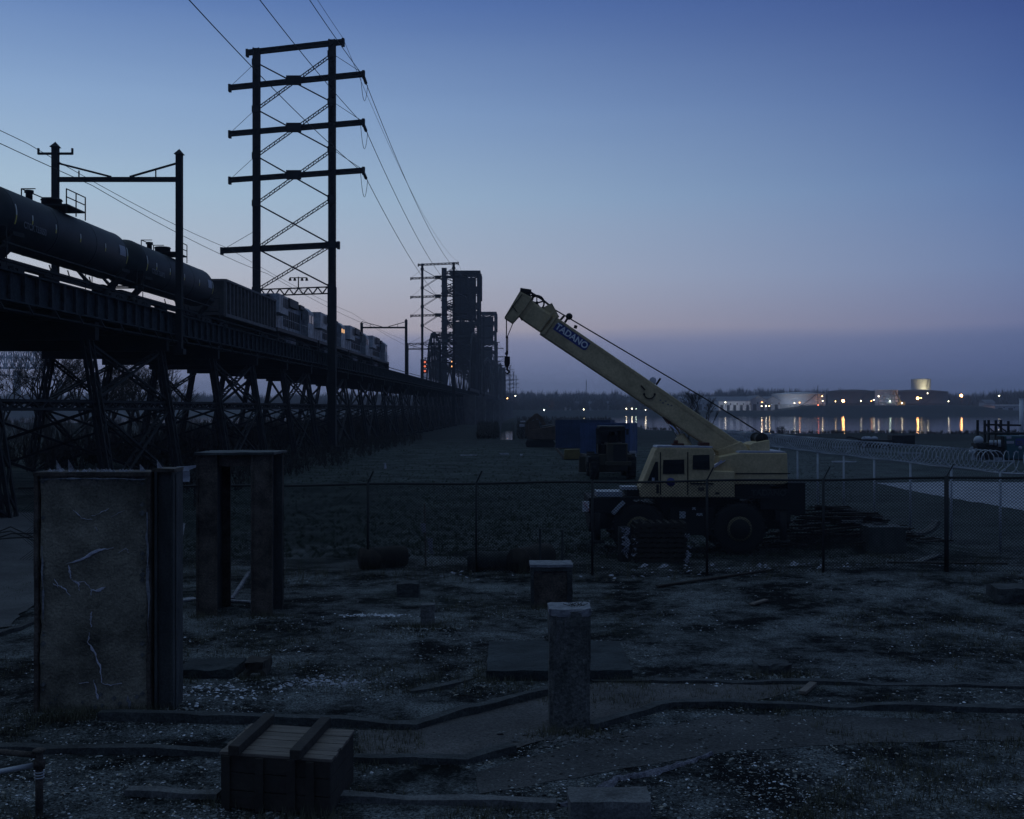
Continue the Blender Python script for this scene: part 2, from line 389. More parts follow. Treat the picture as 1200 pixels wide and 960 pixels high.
wmt = bpy.data.materials.new('river_water'); wmt.use_nodes = True; t = wmt.node_tree; b = t.nodes['Principled BSDF']
b.inputs['Base Color'].default_value = (.02, .03, .04, 1); b.inputs['Roughness'].default_value = .03; b.inputs['IOR'].default_value = 1.33
tcn = t.nodes.new('ShaderNodeTexCoord'); n = t.nodes.new('ShaderNodeTexNoise'); n.inputs['Scale'].default_value = .5; n.inputs['Detail'].default_value = 5
mpn = t.nodes.new('ShaderNodeMapping'); mpn.inputs['Scale'].default_value = (.003, 1.5, 1)
t.links.new(tcn.outputs['Object'], mpn.inputs[0]); t.links.new(mpn.outputs[0], n.inputs['Vector'])
bp = t.nodes.new('ShaderNodeBump'); bp.inputs['Strength'].default_value = .8; bp.inputs['Distance'].default_value = .05
t.links.new(n.outputs['Fac'], bp.inputs['Height']); t.links.new(bp.outputs[0], b.inputs['Normal'])
MB().add([(-2500, 120, -2), (2500, 120, -2), (2500, 1040, -2), (-2500, 1040, -2)], [(0, 1, 2, 3)]).build('water', wmt, kind='structure')

# pale concrete pad and worn tracks beyond the far fence
def ground_sheet(name, poly, m, lift=.02, step=2.0, wob=.5):
    from mathutils.geometry import delaunay_2d_cdt
    ed = []
    for (x1, y1), (x2, y2) in zip(poly, poly[1:] + poly[:1]):
        n = max(1, int(math.hypot(x2 - x1, y2 - y1) / (step * .6)))
        for k in range(n):
            x = lerp(x1, x2, k / n); y = lerp(y1, y2, k / n); q = noise.noise_vector(Vector((x * 1.9, y * 1.9, 5))) * step * wob
            ed.append(Vector((x + q.x, y + q.y)))
    def inside(x, y):
        c = False; n = len(ed)
        for i in range(n):
            a, b_ = ed[i], ed[(i + 1) % n]
            if (a.y > y) != (b_.y > y) and x < (b_.x - a.x) * (y - a.y) / (b_.y - a.y) + a.x: c = not c
        return c
    xs = [p.x for p in ed]; ys = [p.y for p in ed]; pts = list(ed)
    x = min(xs) + step / 2
    while x < max(xs):
        y = min(ys) + step / 2
        while y < max(ys):
            if inside(x, y): pts.append(Vector((x, y)))
            y += step
        x += step
    vo, _, fo, _, _, _ = delaunay_2d_cdt(pts, [], [list(range(len(ed)))], 1, 1e-4)
    mb = MB(); mb.v = [Vector((v.x, v.y, gh(v.x, v.y) + lift)) for v in vo]; mb.f = [list(f) for f in fo]; mb.smooth = [True] * len(fo)
    return mb.build(name, m, kind='structure')
M['pad'] = mat('pale_gravel_pad', (.38, .38, .42), .95, 0, .3, .8, .3, 10, detail=10, grain=.3)
M['sand'] = mat('sandy_path_grit', (.10, .092, .088), .95, 0, .45, .9, .6, 22, detail=14, grain=.6, gscale=26)
M['sand2'] = mat('trodden_grit', (.07, .068, .066), .95, 0, .6, .7, .6, 22, detail=14, grain=.7, gscale=24)
M['mud'] = mat('pale_gravel_track', (.10, .10, .10), .95, 0, .4, .7, .4, 12, detail=10, grain=.6)
q = [gpt(1026, 567), gpt(1120, 565), gpt(1290, 565), gpt(1310, 613), gpt(1200, 599), gpt(1110, 582)]
ground_sheet('gravel_pad', [(p.x, p.y) for p in q], 'pad', .02, .5)
q = [gpt(-40, 618), gpt(60, 612), gpt(150, 634), gpt(60, 690), gpt(10, 735), gpt(-60, 745)]
ground_sheet('gravel_track', [(p.x, p.y) for p in q], 'mud', .03, .4)

# ---------------------------------------------------------------- railway viaduct
SL = .01875
def V(u, s, z): return Vector((u + SL * s, s, z))
UN, UF = -20.0, -31.7           # the two girder lines
ZB, ZT = 8.47, 9.94
via = thing('railway_viaduct', 'long dark steel trestle viaduct with plate girders carrying the freight train', 'viaduct', (-25, 40, 0))
S0, S1 = -40, 1040
for u in (UN, UF):
    sg = 1 if u == UN else -1
    mb = MB()
    for (z, w, h) in ((ZT - .18, .46, .07), (ZB + .15, .46, .07)): mb.bar(V(u - sg * .23, S0, z), V(u - sg * .23, S1, z), w, h)
    mb.bar(V(u - sg * .23, S0, (ZB + ZT) / 2 - .015), V(u - sg * .23, S1, (ZB + ZT) / 2 - .015), .04, ZT - ZB - .42)
    st = S0
    while st < 420:
        mb.bar(V(u - sg * .115, st, ZB + .19), V(u - sg * .115, st, ZT - .22), .13 if (st * 8) % 5 else .2, .12, up=(1, 0, 0)); st += 1.25
    mb.build('plate_girder', 'steelblue', via)
mb = MB()
mb.bar(V((UN + UF) / 2, S0, ZT - .3), V((UN + UF) / 2, S1, ZT - .3), 10.9, .24)
for u in (-22, -24.6, -27, -29.5): mb.bar(V(u, S0, ZB + .45), V(u, S1, ZB + .45), .3, .9)
s = S0
while s < 420: mb.bar(V(UN - .5, s, ZB + .25), V(UF + .5, s, ZB + .25), .3, .5); s += 5.1
mb.build('deck', 'steel', via)
mb = MB()
for u in (-24.6 - .72, -24.6 + .72, -29.0 - .72, -29.0 + .72): mb.bar(V(u, S0, ZT + .26), V(u, S1, ZT + .26), .08, .17)
mb.build('rail', 'track', via)
mb = MB(); s = S0
while s < 330:
    for u in (-24.6, -29.0): mb.bar(V(u - 1.3, s, ZT + .0), V(u + 1.3, s, ZT + .0), .24, .34)
    s += .65
mb.build('sleeper', 'timber', via)
mb = MB()                      # walkway brackets and a thin service pipe below the near girder
s = S0
while s < 330: mb.bar(V(UN, s, ZB + .1), V(UN + .22, s, ZB - .3), .08); s += 2.5
mb.bar(V(UN + .3, S0, ZT + .06), V(UN + .3, 330, ZT + .06), .16, .05); mb.tube([V(UN + .12, S0, ZB - .25), V(UN + .12, 330, ZB - .25)], .06, 6)
mb.build('service_walkway', 'steel', via)
ZG = 0.0
def trestle_bent(s):
    zg = gh(V(-25, s, 0).x, s) - .3
    zg = min(zg, -.1)
    bt = MB(); bt.bar(V(UN - .2, s, ZB - .42), V(UF + .2, s, ZB - .42), .5, .84)
    root = bt.build('trestle_bent', 'steel', via)
    tn, bn, tf, bf = (UN - .8, -19.6), None, (UF + .8, -32.3), None
    for (ut, ub) in (tn, tf):
        lg = MB(); lg.laced(V(ut, s, ZB - .8), V(ub, s, zg), .55, .14, (0, 1, 0), .75, .08)
        lg.laced(V(ut - .26 if ut < -25 else ut + .26, s, ZB - .8), V(ub - .26 if ut < -25 else ub + .26, s, zg), .55, .12, (0, 1, 0), .75, .09)
        lg.box(V(ub, s, zg) + Vector((-.7, -.7, -.3)), V(ub, s, zg) + Vector((.7, .7, .45)))
        lg.build('leg', 'steel', root)
    at = lambda ut, ub, z: V(lerp(ub, ut, (z - zg) / (ZB - .8 - zg)), s, z)
    br = MB(); zm = 4.62
    br.laced(at(*tn, zm), at(*tf, zm), .4, .12, (0, 0, 1), .8)
    for (z0, z1) in ((zg + .5, zm - .2),):
        br.bar(at(*tn, z0), at(*tf, z1), .13); br.bar(at(*tf, z0), at(*tn, z1), .13)
    br.build('cross_brace', 'steel', root)
    return at, tn, tf, zg
bents = []; k = -5
while 42.5 + 10.2 * k < 338: bents.append(42.5 + 10.2 * k); k += 1
prev = None
for i, s in enumerate(bents):
    cur = trestle_bent(s)
    if prev:
        at0, tn, tf, zg0 = prev; at1, _, _, zg1 = cur
        for (ut, ub) in (tn, tf):
            br = MB()
            p = at0(ut, ub, 4.62); r = at1(ut, ub, 4.62); br.laced(p, r, .34, .11, (0, 0, 1), .7)
            if i % 2 == 1:
                for (z0, z1) in ((4.9, ZB - .9), (max(zg0, zg1) + .5, 4.4)):
                    if s < 120: br.laced(at0(ut, ub, z0), at1(ut, ub, z1), .34, .1, (1, 0, 0), .6); br.laced(at0(ut, ub, z1), at1(ut, ub, z0), .34, .1, (1, 0, 0), .6)
                    else: br.bar(at0(ut, ub, z0), at1(ut, ub, z1), .2); br.bar(at0(ut, ub, z1), at1(ut, ub, z0), .2)
            br.build('longitudinal_brace', 'steel', via)
    prev = cur
for s in (343, 405, 418, 500, 583, 596, 680, 760, 860, 960):
    rough_block(V(-34, s, -5) + Vector((0, -2.2, 0)), V(-17.5, s, ZB) + Vector((0, 2.2, 0)), 2.2, .1, s).build('masonry_pier', 'stone', via)

# ---------------------------------------------------------------- truss spans and lift bridge
def through_truss(name, label, s0, s1, hts, parent=None, uN=UN + .6, uF=UF - .6):
    r = thing(name, label, 'truss bridge', V(-26, s0, ZT), 0)
    n = len(hts) - 1; P_ = lambda u, i, top: V(u, lerp(s0, s1, i / n), ZT + .2 + (hts[i] if top else 0))
    for u in (uN, uF):
        ch = MB(); wb = MB()
        for i in range(n):
            ch.laced(P_(u, i, 1), P_(u, i + 1, 1), 1.0, .4, (0, 0, 1), 1.5); ch.bar(P_(u, i, 0), P_(u, i + 1, 0), .6, .9)
        for i in range(1, n):
            wb.laced(P_(u, i, 0), P_(u, i, 1), .7, .22, (0, 1, 0), 1.2)
            if i < n / 2: wb.bar(P_(u, i, 1), P_(u, i + 1, 0), .5); wb.bar(P_(u, i, 0), P_(u, i + 1, 1), .25)
            elif i < n: wb.bar(P_(u, i, 0), P_(u, i + 1, 1), .5) if i < n - 1 else None; wb.bar(P_(u, i, 1), P_(u, i + 1, 0), .25)
        ch.build('truss_chord', 'steel', r); wb.build('truss_web', 'steel', r)
    tp = MB()
    for i in range(1, n):
        tp.laced(P_(uN, i, 1), P_(uF, i, 1), 1.2, .25, (0, 0, 1), 1.4)
        if hts[i] > 9:
            a = P_(uN, i, 1) - Vector((0, 0, hts[i] - 8)); c = P_(uF, i, 1) - Vector((0, 0, hts[i] - 8))
            tp.laced(a, c, 1.0, .22, (0, 0, 1), 1.3); tp.bar(P_(uN, i, 1), c, .2); tp.bar(P_(uF, i, 1), a, .2)
        if i < n - 1: tp.bar(P_(uN, i, 1), P_(uF, i + 1, 1), .25); tp.bar(P_(uF, i, 1), P_(uN, i + 1, 1), .25)
    tp.build('top_bracing', 'steel', r)
    return r
through_truss('truss_span', 'dark camelback truss span just before the tallest bridge tower', 343, 404,
              [0, 13.5, 17.2, 18.3, 18.3, 17.2, 13.5, 0])
def lift_tower(s, top, label, wtop=1.0):
    r = thing('lift_bridge_tower', label, 'bridge tower', V(-26, s, ZT), 0)
    uN, uF = UN + .4, UF - .4; d = 6.5; z0, z1 = ZT, top
    for (u, q) in ((uN, -d), (uN, d), (uF, -d), (uF, d)):
        MB().bar(V(u, s + q, z0), V(u, s + q, z1), .95, .95).build('leg', 'steel', r)
    lt = MB(); nb = max(2, int((z1 - z0 - 8) / 5.0)); hz = (z1 - z0 - 8) / nb
    for i in range(nb + 1):
        z = z0 + 8 + hz * i
        for q in (-d, d): lt.laced(V(uN, s + q, z), V(uF, s + q, z), .8, .3, (0, 0, 1), 1.2)
        for u in (uN, uF): lt.bar(V(u, s - d, z), V(u, s + d, z), .5)
        if i < nb:
            for q in (-d, d):
                for (a, c) in ((uN, uF), (uF, uN)): lt.laced(V(a, s + q, z), V(c, s + q, z + hz), .9, .28, (0, 0, 1), 1.1)
                lt.bar(V((uN + uF) / 2, s + q, z), V((uN + uF) / 2, s + q, z + hz), .6)
            for u in (uN, uF):
                for (a, c) in ((-d, d), (d, -d)): lt.laced(V(u, s + a, z), V(u, s + c, z + hz), .9, .28, (0, 0, 1), 1.1)
    lt.build('lattice_bracing', 'steel', r)
    cw = MB(); a = V(uN - 1.1, s - 3.4, z1 - 16); c = V(uF + 3.2, s + 3.4, z1 - 1.5); cw.box(a, c)
    a = V(uN - 1.6, s - 2.4, z0 + 12); c = V(uF + 3.2, s + 2.4, z1 - 17); cw.box(a, c)
    cw.build('counterweight', 'steelblue', r)
    cp = MB(); cp.box(V(uN + .8, s - d - 1, z1), V(uF + 2, s + d + 1, z1 + .7)); cp.box(V(uN - .4, s - 5, z1 - 9), V(uN + .9, s + 6, z1 - .2))
    cp.build('machinery_platform', 'steel', r)
    st = MB(); u = uF + .9
    st.box(V(u - 1.3, s - d - 1.4, z0), V(u + .5, s - d - 1, z1 + 1.6))
    for i in range(int((z1 - z0) / 2.5)): st.bar(V(u - 1.5, s - d - 1.5, z0 + i * 2.5), V(u + .7, s - d - 1.5, z0 + i * 2.5 + 2.2), .3)
    st.build('stair_shaft', 'steelblue', r)
    return r
lift_tower(411, 52.5, 'tallest nearest dark lattice bridge tower rising over the railway viaduct')
lift_tower(590, 53.0, 'second dark lattice bridge tower seen behind the tallest one')
lift_tower(760, 30.5, 'short squat dark bridge tower farthest along the viaduct')
through_truss('lift_span', 'dark lift span truss between the two tall bridge towers', 419, 582, [0, 11, 13, 15, 15, 15, 13, 11, 0])
through_truss('far_truss_span', 'dark truss span beyond the second bridge tower', 600, 752, [0, 14, 18, 20, 20, 18, 14, 0])

def lamp_mat(name, c, s): 
    m = bpy.data.materials.new(name); m.use_nodes = True; b = m.node_tree.nodes['Principled BSDF']
    b.inputs['Emission Color'].default_value = (*c, 1); b.inputs['Emission Strength'].default_value = s; b.inputs['Base Color'].default_value = (0, 0, 0, 1); return m
M['redlamp'] = lamp_mat('red_signal_lens', (1, .22, .12), .9)
M['orlamp'] = lamp_mat('amber_signal_lens', (1, .42, .16), 3)
def ball(mb, c, r, n=8): return mb.lathe(Vector(c) - Vector((0, 0, r)), (0, 0, 1), [(r - r * math.cos(math.pi * k / 6), max(.001, r * math.sin(math.pi * k / 6))) for k in range(7)], n)
def signal(px, pys, Y, label, lens):
    base = spot(px, pys[-1], Y); r = thing('railway_signal', label, 'signal', (base.x, Y, ZT))
    MB().tube([(base.x, Y + .2, ZT), (base.x, Y + .2, spot(px, pys[0], Y).z + 1.2)], .12, 6).build('mast', 'steel', r)
    for py in pys:
        c = spot(px, py, Y); hd = MB(); hd.lathe(c + Vector((0, .12, 0)), (0, -1, 0), [(0, .55), (.12, .55)], 14); hd = hd.build('signal_head', 'steel', r)
        ball(MB(), c - Vector((0, .25, 0)), .26).build('signal_lens', lens, hd)
signal(530, (424, 429.5), 338, 'signal with two glowing amber lamps beside the tallest bridge tower', 'orlamp')
signal(498, (424.5, 429.5, 435), 273, 'dim red signal with three round heads left of the truss span', 'redlamp')

# ---------------------------------------------------------------- transmission towers and catenary frames
tower_tops = []
def power_tower(s, scale, label, group, detail=True):
    # all heights measured from the deck; the near leg stands just outside the near girder
    r = thing('transmission_tower', label, 'transmission tower', V(-23, s, 0), group=group)
    rot = .33                                     # slight skew of the arms
    uN, uF = -19.1, -26.9
    def Pn(t, z): # t: 0 near leg, 1 far leg (beyond for arms)
        return V(lerp(uN, uF, t), s + rot * (t * (uN - uF)) , z)
    Z = lambda py: CAMH + (478 - py) / F * 108.0
    # heights of the joints on the near leg
    zt = Z(50); zarm = [Z(90), Z(146), Z(202)]; zlow = Z(287); zx = [Z(64), Z(120), Z(176), Z(233), Z(287), Z(337)]
    for t in (0, 1):
        zb = gh(V(uN, s, 0).x, s) if t == 0 else ZT - .2
        if zb < -1: zb = -4
        lg = MB()
        a, b_ = Pn(t, zb), Pn(t, zt + .25)
        w = .56
        if detail:
            for dx in (-.26, .26):
                for dy in (-.26, .26): lg.bar(a + Vector((dx, dy, 0)), b_ + Vector((dx, dy, 0)), .14)
            z = zb + .3; i = 0
            while z < zt:
                for (c, d) in (((-.26, -.28), (.26, -.28)), ((-.28, -.26), (-.28, .26)), ((.28, -.26), (.28, .26)), ((-.26, .28), (.26, .28))):
                    e = (z - zb) / (b_.z - zb); m = a.lerp(b_, e); f = .42 if i % 2 else -.42
                    lg.bar(m + Vector((c[0], c[1], -f / 2)), m + Vector((d[0], d[1], f / 2)), .13, .05)
                z += .42; i += 1
            lg.bar(a, b_, .46, .4, up=(0, 1, 0))
        else: lg.bar(a, b_, .55)
        lg.bar(a, a.lerp(b_, (max(ZT, zlow - 4) - zb) / (b_.z - zb)), w + .2)
        if t == 0: lg.box(a + Vector((-.9, -.9, -.6)), a + Vector((.9, .9, .5)))
        lg.build('leg', 'steel', r)
    def arm(t0, t1, z, name='crossarm', w=.34):
        # far side sits a little lower in the picture, so every arm is level in the world
        m = MB(); a, c = Pn(t0, z), Pn(t1, z)
        m.laced(a, c, w, .13, (0, 0, 1), .9, .1); m.laced(a + Vector((0, .35, 0)), c + Vector((0, .35, 0)), w, .13, (0, 0, 1), .9, .1)
        if detail:
            m.bar(a + Vector((0, .17, w / 2)), c + Vector((0, .17, w / 2)), .45, .05); m.bar(a + Vector((0, .17, -w / 2)), c + Vector((0, .17, -w / 2)), .45, .05)
            m.bar(a + Vector((0, .17, 0)), c + Vector((0, .17, 0)), .05, w * .62)
        m.box(a + Vector((-.12, -.1, -.42)), a + Vector((.12, .4, .3))); m.box(c + Vector((-.12, -.1, -.42)), c + Vector((.12, .4, .3)))
        return m.build(name, 'steel', r)
    arm(-.14, 1.13, zt, 'top_beam')
    for z in zarm:
        arm(-.40, 1.37, z)
        for (t, a) in ((0, -.38), (1, 1.35)): MB().tube([Pn(a, z + .1), Pn(t, z + 2.2)], .025, 4).build('arm_stay', 'steel', r)
    arm(-.08, 1.48, zlow, w=.42); MB().tube([Pn(1.45, zlow + .1), Pn(1, zlow + 1.8)], .025, 4).build('arm_stay', 'steel', r)
    br = MB()
    for i in range(5):
        a, b2, c, d = Pn(0, zx[i]), Pn(1, zx[i + 1]), Pn(1, zx[i]), Pn(0, zx[i + 1])
        br.laced(a, b2, .26, .07, (0, 0, 1), .3, .05); br.bar(c, d, .13)
        if i < 3: m = (a + b2) / 2; m.z = zarm[i]; br.box(m + Vector((-.7, -.3, -.42)), m + Vector((.7, .1, .42)))
    for i in range(6):
        for t in (0, 1): m = Pn(t, zx[i]); br.box(m + Vector((-.4, -.32, -.3)), m + Vector((.4, -.1, .3)))
    br.build('cross_bracing', 'steel', r)
    cb = MB(); cb.laced(Pn(0, zx[5] - .25), Pn(1, zx[5] - .25), .62, .12, (0, 0, 1), .5, .1); cb.build('catenary_beam', 'steel', r)
    if detail:
        m = Pn(.44, zx[5] + .05); fx = MB(); fx.bar(m, m + Vector((0, 0, 1.1)), .1); fx.bar(m + Vector((-.8, 0, 1)), m + Vector((.8, 0, 1)), .08)
        for dx in (-.8, .8, -.35, .35): fx.lathe(m + Vector((dx, 0, .72)), (0, 0, 1), [(0, .16), (.3, .06)], 8)
        fx.build('floodlight_bracket', 'steel', r)
    ends = [Pn(-.40, z - .25) for z in zarm] + [Pn(1.37, z - .25) for z in zarm] + [Pn(-.14, zt + .3)] + [Pn(1.48, zlow - .3)]
    return r, ends
TS = [-57, 108, 273, 438, 603, 768, 933, 1098, 1263]
lbl = {108: 'largest nearest steel transmission tower straddling the viaduct above the engines', 273: 'second transmission tower beside the truss span, left of tall bridge tower', -57: 'transmission tower on the viaduct behind the camera'}
allends = []
for i, s in enumerate(TS):
    if s < 0:
        pass
    r, e = power_tower(s, 1, lbl.get(s, 'small distant transmission tower in the row fading behind the bridge towers'), 'transmission towers along the viaduct', s in (108,))
    allends.append(e)
def catenary(a, b, sag, n=18): return [a.lerp(b, i / n) - Vector((0, 0, sag * 4 * (i / n) * (1 - i / n))) for i in range(n + 1)]
def ins_string(p, q, L_=1.9):
    d = (q - p).normalized(); mb = MB(); mb.tube([p, p + d * L_ + Vector((0, 0, -.25))], .05, 5)
    for k in range(9): c = p + d * (.35 + k * .15) + Vector((0, 0, -.02 - k * .02)); mb.lathe(c, d, [(0, .13), (.06, .16), (.09, .06)], 8)
    return mb
sags = [3.9, 3.8, 3.6, 3.9, 3.8, 3.6, 3.3]
names = ['upper', 'middle', 'lower']
for i in range(len(TS) - 1):
    A, B = allends[i], allends[i + 1]
    for j in (0, 1, 2, 6):
        o = MB().tube(catenary(A[j], B[j], sags[j], 36), .035 if j < 6 else .022, 4).build('power_line', 'wirem')
        side = 'outer side' if j < 3 else ('far side' if j < 6 else 'top')
        tag(o, ['upper', 'middle', 'lower', 'upper', 'middle', 'lower', 'ground'][j] + ' wire on the ' + side + ' of the towers, ' +
            ['from the camera to the nearest tower', 'between the nearest and the second tower', 'beyond the second tower', 'beyond the third tower', 'far beyond behind the bridge towers', 'far beyond behind the bridge towers', 'far beyond behind the bridge towers', 'far beyond behind the bridge towers'][i],
            'power line', 'power lines between the transmission towers')
for i in (1, 2):
    A = allends[i]
    for j in range(3):
        q = allends[i + 1][j]; o = ins_string(A[j], q).build('insulator_string', 'ins')
        w = catenary(A[j] + Vector((-.1, -1.2, -.3)), A[j] + Vector((.15, 2.0, -.3)), 1.9, 14)
        tag(o, names[j] + ' insulator string with hanging jumper at the outer arm end of the ' + ('nearest' if i == 1 else 'second') + ' tower', 'insulator', 'insulators on the arm ends')
        MB().tube(w, .025, 4).build('jumper_loop', 'wirem', o)
# messenger wires over the train
for (u, z, what) in ((-28.9, 19.6, 'left'), (-25.2, 17.2, 'right')):
    ss = [5, 65, 108, 181, 248, 330]; pts = []
    for a, c in zip(ss[:-1], ss[1:]): pts += catenary(V(u, a, z), V(u, c, z), .35, 8)[:-1]
    tag(MB().tube(pts, .022, 4).build('contact_wire', 'wirem'), what + ' thin overhead wire strung above the freight train', 'overhead wire', 'thin wires above the tracks')
def catenary_frame(s, label, htN=18.7, htF=19.1, cross=True):
    r = thing('catenary_frame', label, 'catenary frame', V(-23, s, ZT), group='catenary frames over the track')
    uN, uF = (-19.85, -26.8) if s < 100 else (-20.3, -27.4); w = .34 if s < 100 else .4
    for (u, h, zb) in ((uN, htN, 7.5), (uF, htF, ZT)):
        p = MB(); p.bar(V(u, s, zb), V(u, s, h), w, w); p.add([V(u, s, h) + Vector(q) for q in ((-.25, -.25, 0), (.25, -.25, 0), (.25, .25, 0), (-.25, .25, 0), (0, 0, .32))], [(0, 1, 4), (1, 2, 4), (2, 3, 4), (3, 0, 4), (3, 2, 1, 0)])
        p.box(V(u, s, zb) + Vector((-.3, -.3, 0)), V(u, s, zb) + Vector((.3, .3, .3))); p.build('pole', 'steel', r)
    b_ = MB(); zN, zF = 17.30, 17.30; b_.bar(V(uN, s, zN), V(uF, s, zF), .2, .26); b_.build('beam', 'steel', r)
    y = MB(); mN, mF = V(lerp(uN, uF, .40), s, zN + .15), V(lerp(uN, uF, .55), s, zN + .15)
    y.bar(V(uN, s, zN + .95), mN, .1); y.bar(V(uF, s, zF + .95), mF, .1)
    for t in (.19, .81): y.bar(V(lerp(uN, uF, t), s, zN), V(lerp(uN, uF, t), s, zN + .5), .06)
    y.build('tie_rod', 'steel', r)
    if cross:
        c = MB(); c.bar(V(uF - .95, s, htF - .35), V(uF + .95, s, htF - .35), .12)
        for q in (-.95, .95): c.bar(V(uF + q, s, htF - .4), V(uF + q, s, htF - .05), .1)
        c.build('crossarm', 'steel', r)
    return r
catenary_frame(63.8, 'nearest dark catenary frame straddling the track beside the second tank car')
catenary_frame(181.6, 'catenary frame over the track just ahead of the leading engine', 18.4, 17.9, False)
catenary_frame(248, 'distant catenary frame near the signal and the truss span', 18.2, 17.9, False)

# ---------------------------------------------------------------- the train
UT = -24.6; ZR = ZT + .345
def bogie(mb, s, wb=1.75, n=2, wr=.46):
    for k in range(n):
        y = s + (k - (n - 1) / 2) * wb
        for u in (UT - .72, UT + .72):
            mb.lathe(V(u - .07, y, ZR + wr), (1, 0, 0), [(0, wr + .03), (.04, wr), (.13, wr)], 20)
        mb.tube([V(UT - .9, y, ZR + wr), V(UT + .9, y, ZR + wr)], .08, 8)
    for u in (UT - .98, UT + .98):
        L_ = wb * (n - 1)
        mb.bar(V(u, s - L_ / 2 - .3, ZR + wr), V(u, s - L_ / 2 + .35, ZR + .62), .14, .3)
        mb.bar(V(u, s + L_ / 2 + .3, ZR + wr), V(u, s + L_ / 2 - .35, ZR + .62), .14, .3)
        mb.bar(V(u, s - L_ / 2 + .2, ZR + .68), V(u, s + L_ / 2 - .2, ZR + .68), .14, .2)
        mb.bar(V(u, s - .35, ZR + .38), V(u, s + .35, ZR + .38), .16, .28)
        mb.lathe(V(u, s, ZR + .35), (0, 0, 1), [(0, .14), (.3, .14)], 8)
    mb.bar(V(UT - .95, s, ZR + .6), V(UT + .95, s, ZR + .6), .35, .25)
    return mb
def tank_car(s0, s1, label, serial):
    r = thing('tank_car', label, 'tank car', V(UT, (s0 + s1) / 2, ZT), group='black tank cars in the train')
    R_ = 1.36; zc = ZR + 1.60 + R_; a = s0 + .55; b_ = s1 - .55; ln = b_ - a
    prof = [(0, .02)] + [(.85 * (1 - math.cos(math.pi / 2 * k / 7)), R_ * math.sin(math.pi / 2 * k / 7)) for k in range(1, 8)]
    full = prof + [(ln - t, q) for t, q in reversed(prof)]
    ax = (V(0, 1, 0) - V(0, 0, 0)).normalized()
    MB().lathe(V(UT, a, zc), ax, full, 40).build('tank_shell', 'tank', r)
    for s in (a + .85, a + ln * .35, a + ln * .66, b_ - .85): MB().lathe(V(UT, s - .03, zc), ax, [(0, R_ + .012), (.07, R_ + .012)], 40).build('weld_band', 'tank', r)
    un = MB()
    for s in (s0 + .3, s1 - .3): un.bar(V(UT, s, ZR + .98), V(UT, s + (1.9 if s < (s0 + s1) / 2 else -1.9), ZR + .98), .5, .45)
    for e in (-1, 1):
        for k in (0, 1):
            s = (a + 1.2) if k == 0 else (b_ - 1.2)
            un.prism([V(UT + e * .3, s - .4, ZR + .75), V(UT + e * .3, s + .4, ZR + .75), V(UT + e * 1.45, s + .4, ZR + 1.95), V(UT + e * 1.3, s - .4, ZR + 1.95)], (0, 0, .18))
        un.bar(V(UT + e * 1.34, s0 + .35, ZR + 1.52), V(UT + e * 1.34, s1 - .35, ZR + 1.52), .07, .07)
    un.bar(V(UT, s0 + 2.2, ZR + 1.0), V(UT, s1 - 2.2, ZR + 1.0), .5, .28)
    un.tube([V(UT, (s0 + s1) / 2 - 1, ZR + .85), V(UT, (s0 + s1) / 2 + .4, ZR + .85)], .24, 10)
    for s in (-2.4, -.2, 1.7, 2.6): un.bar(V(UT + .9, (s0 + s1) / 2 + s, ZR + 1.2), V(UT + .9, (s0 + s1) / 2 + s + .5, ZR + .6), .05)
    un.bar(V(UT + .9, (s0 + s1) / 2 - 3, ZR + .62), V(UT + .9, (s0 + s1) / 2 + 4, ZR + .62), .05)
    un.lathe(V(UT, (s0 + s1) / 2, ZR + .6), (0, 0, 1), [(0, .15), (.5, .22)], 10)
    un.build('underframe', 'blackmetal', r)
    for e in (s0 + 1.9, s1 - 1.9): bogie(MB(), e).build('bogie', 'blackmetal', r)
    for e, d in ((s0 + .3, -1), (s1 - .3, 1)):
        cp = MB(); cp.bar(V(UT, e, ZR + .85), V(UT, e + d * .42, ZR + .85), .24, .24); cp.bar(V(UT - 1.5, e, ZR + 1.3), V(UT + 1.5, e, ZR + 1.3), .3, .06)
        for u in (UT - 1.5, UT + 1.5): cp.bar(V(u, e, ZR + .5), V(u, e, ZR + 2.3), .04)
        cp.bar(V(UT - 1.5, e, ZR + 2.25), V(UT + 1.5, e, ZR + 2.25), .04); cp.build('end_platform', 'blackmetal', r)
    m = (a + b_) / 2; pf = MB(); zt = zc + R_
    pf.box(V(UT - 1.0, m - 1.2, zt + .02), V(UT + 1.25, m + 1.2, zt + .1))
    for s in (m - 1.2, m, m + 1.2):
        for u in (UT - 1.0, UT + 1.25): pf.bar(V(u, s, zt - .35), V(u, s, zt + .85), .05)
    for z in (zt + .45, zt + .85):
        for u in (UT - 1.0, UT + 1.25): pf.bar(V(u, m - 1.2, z), V(u, m + 1.2, z), .045)
    for s in (m - 1.2, m + 1.2): pf.bar(V(UT - 1.0, s, zt + .85), V(UT - .3, s, zt + .85), .045)
    pf.build('loading_platform', 'blackmetal', r)
    dm = MB(); dm.lathe(V(UT, m, zt - .05), (0, 0, 1), [(0, .5), (.5, .5), (.52, .55), (.6, .5)], 16).build('valve_dome', 'blackmetal', r); dm = MB(); dm.lathe(V(UT, m - 2.6, zt - .05), (0, 0, 1), [(0, .16), (.4, .16), (.42, .22), (.55, .22)], 10)
    dm.build('safety_valve', 'blackmetal', r)
    k = 0
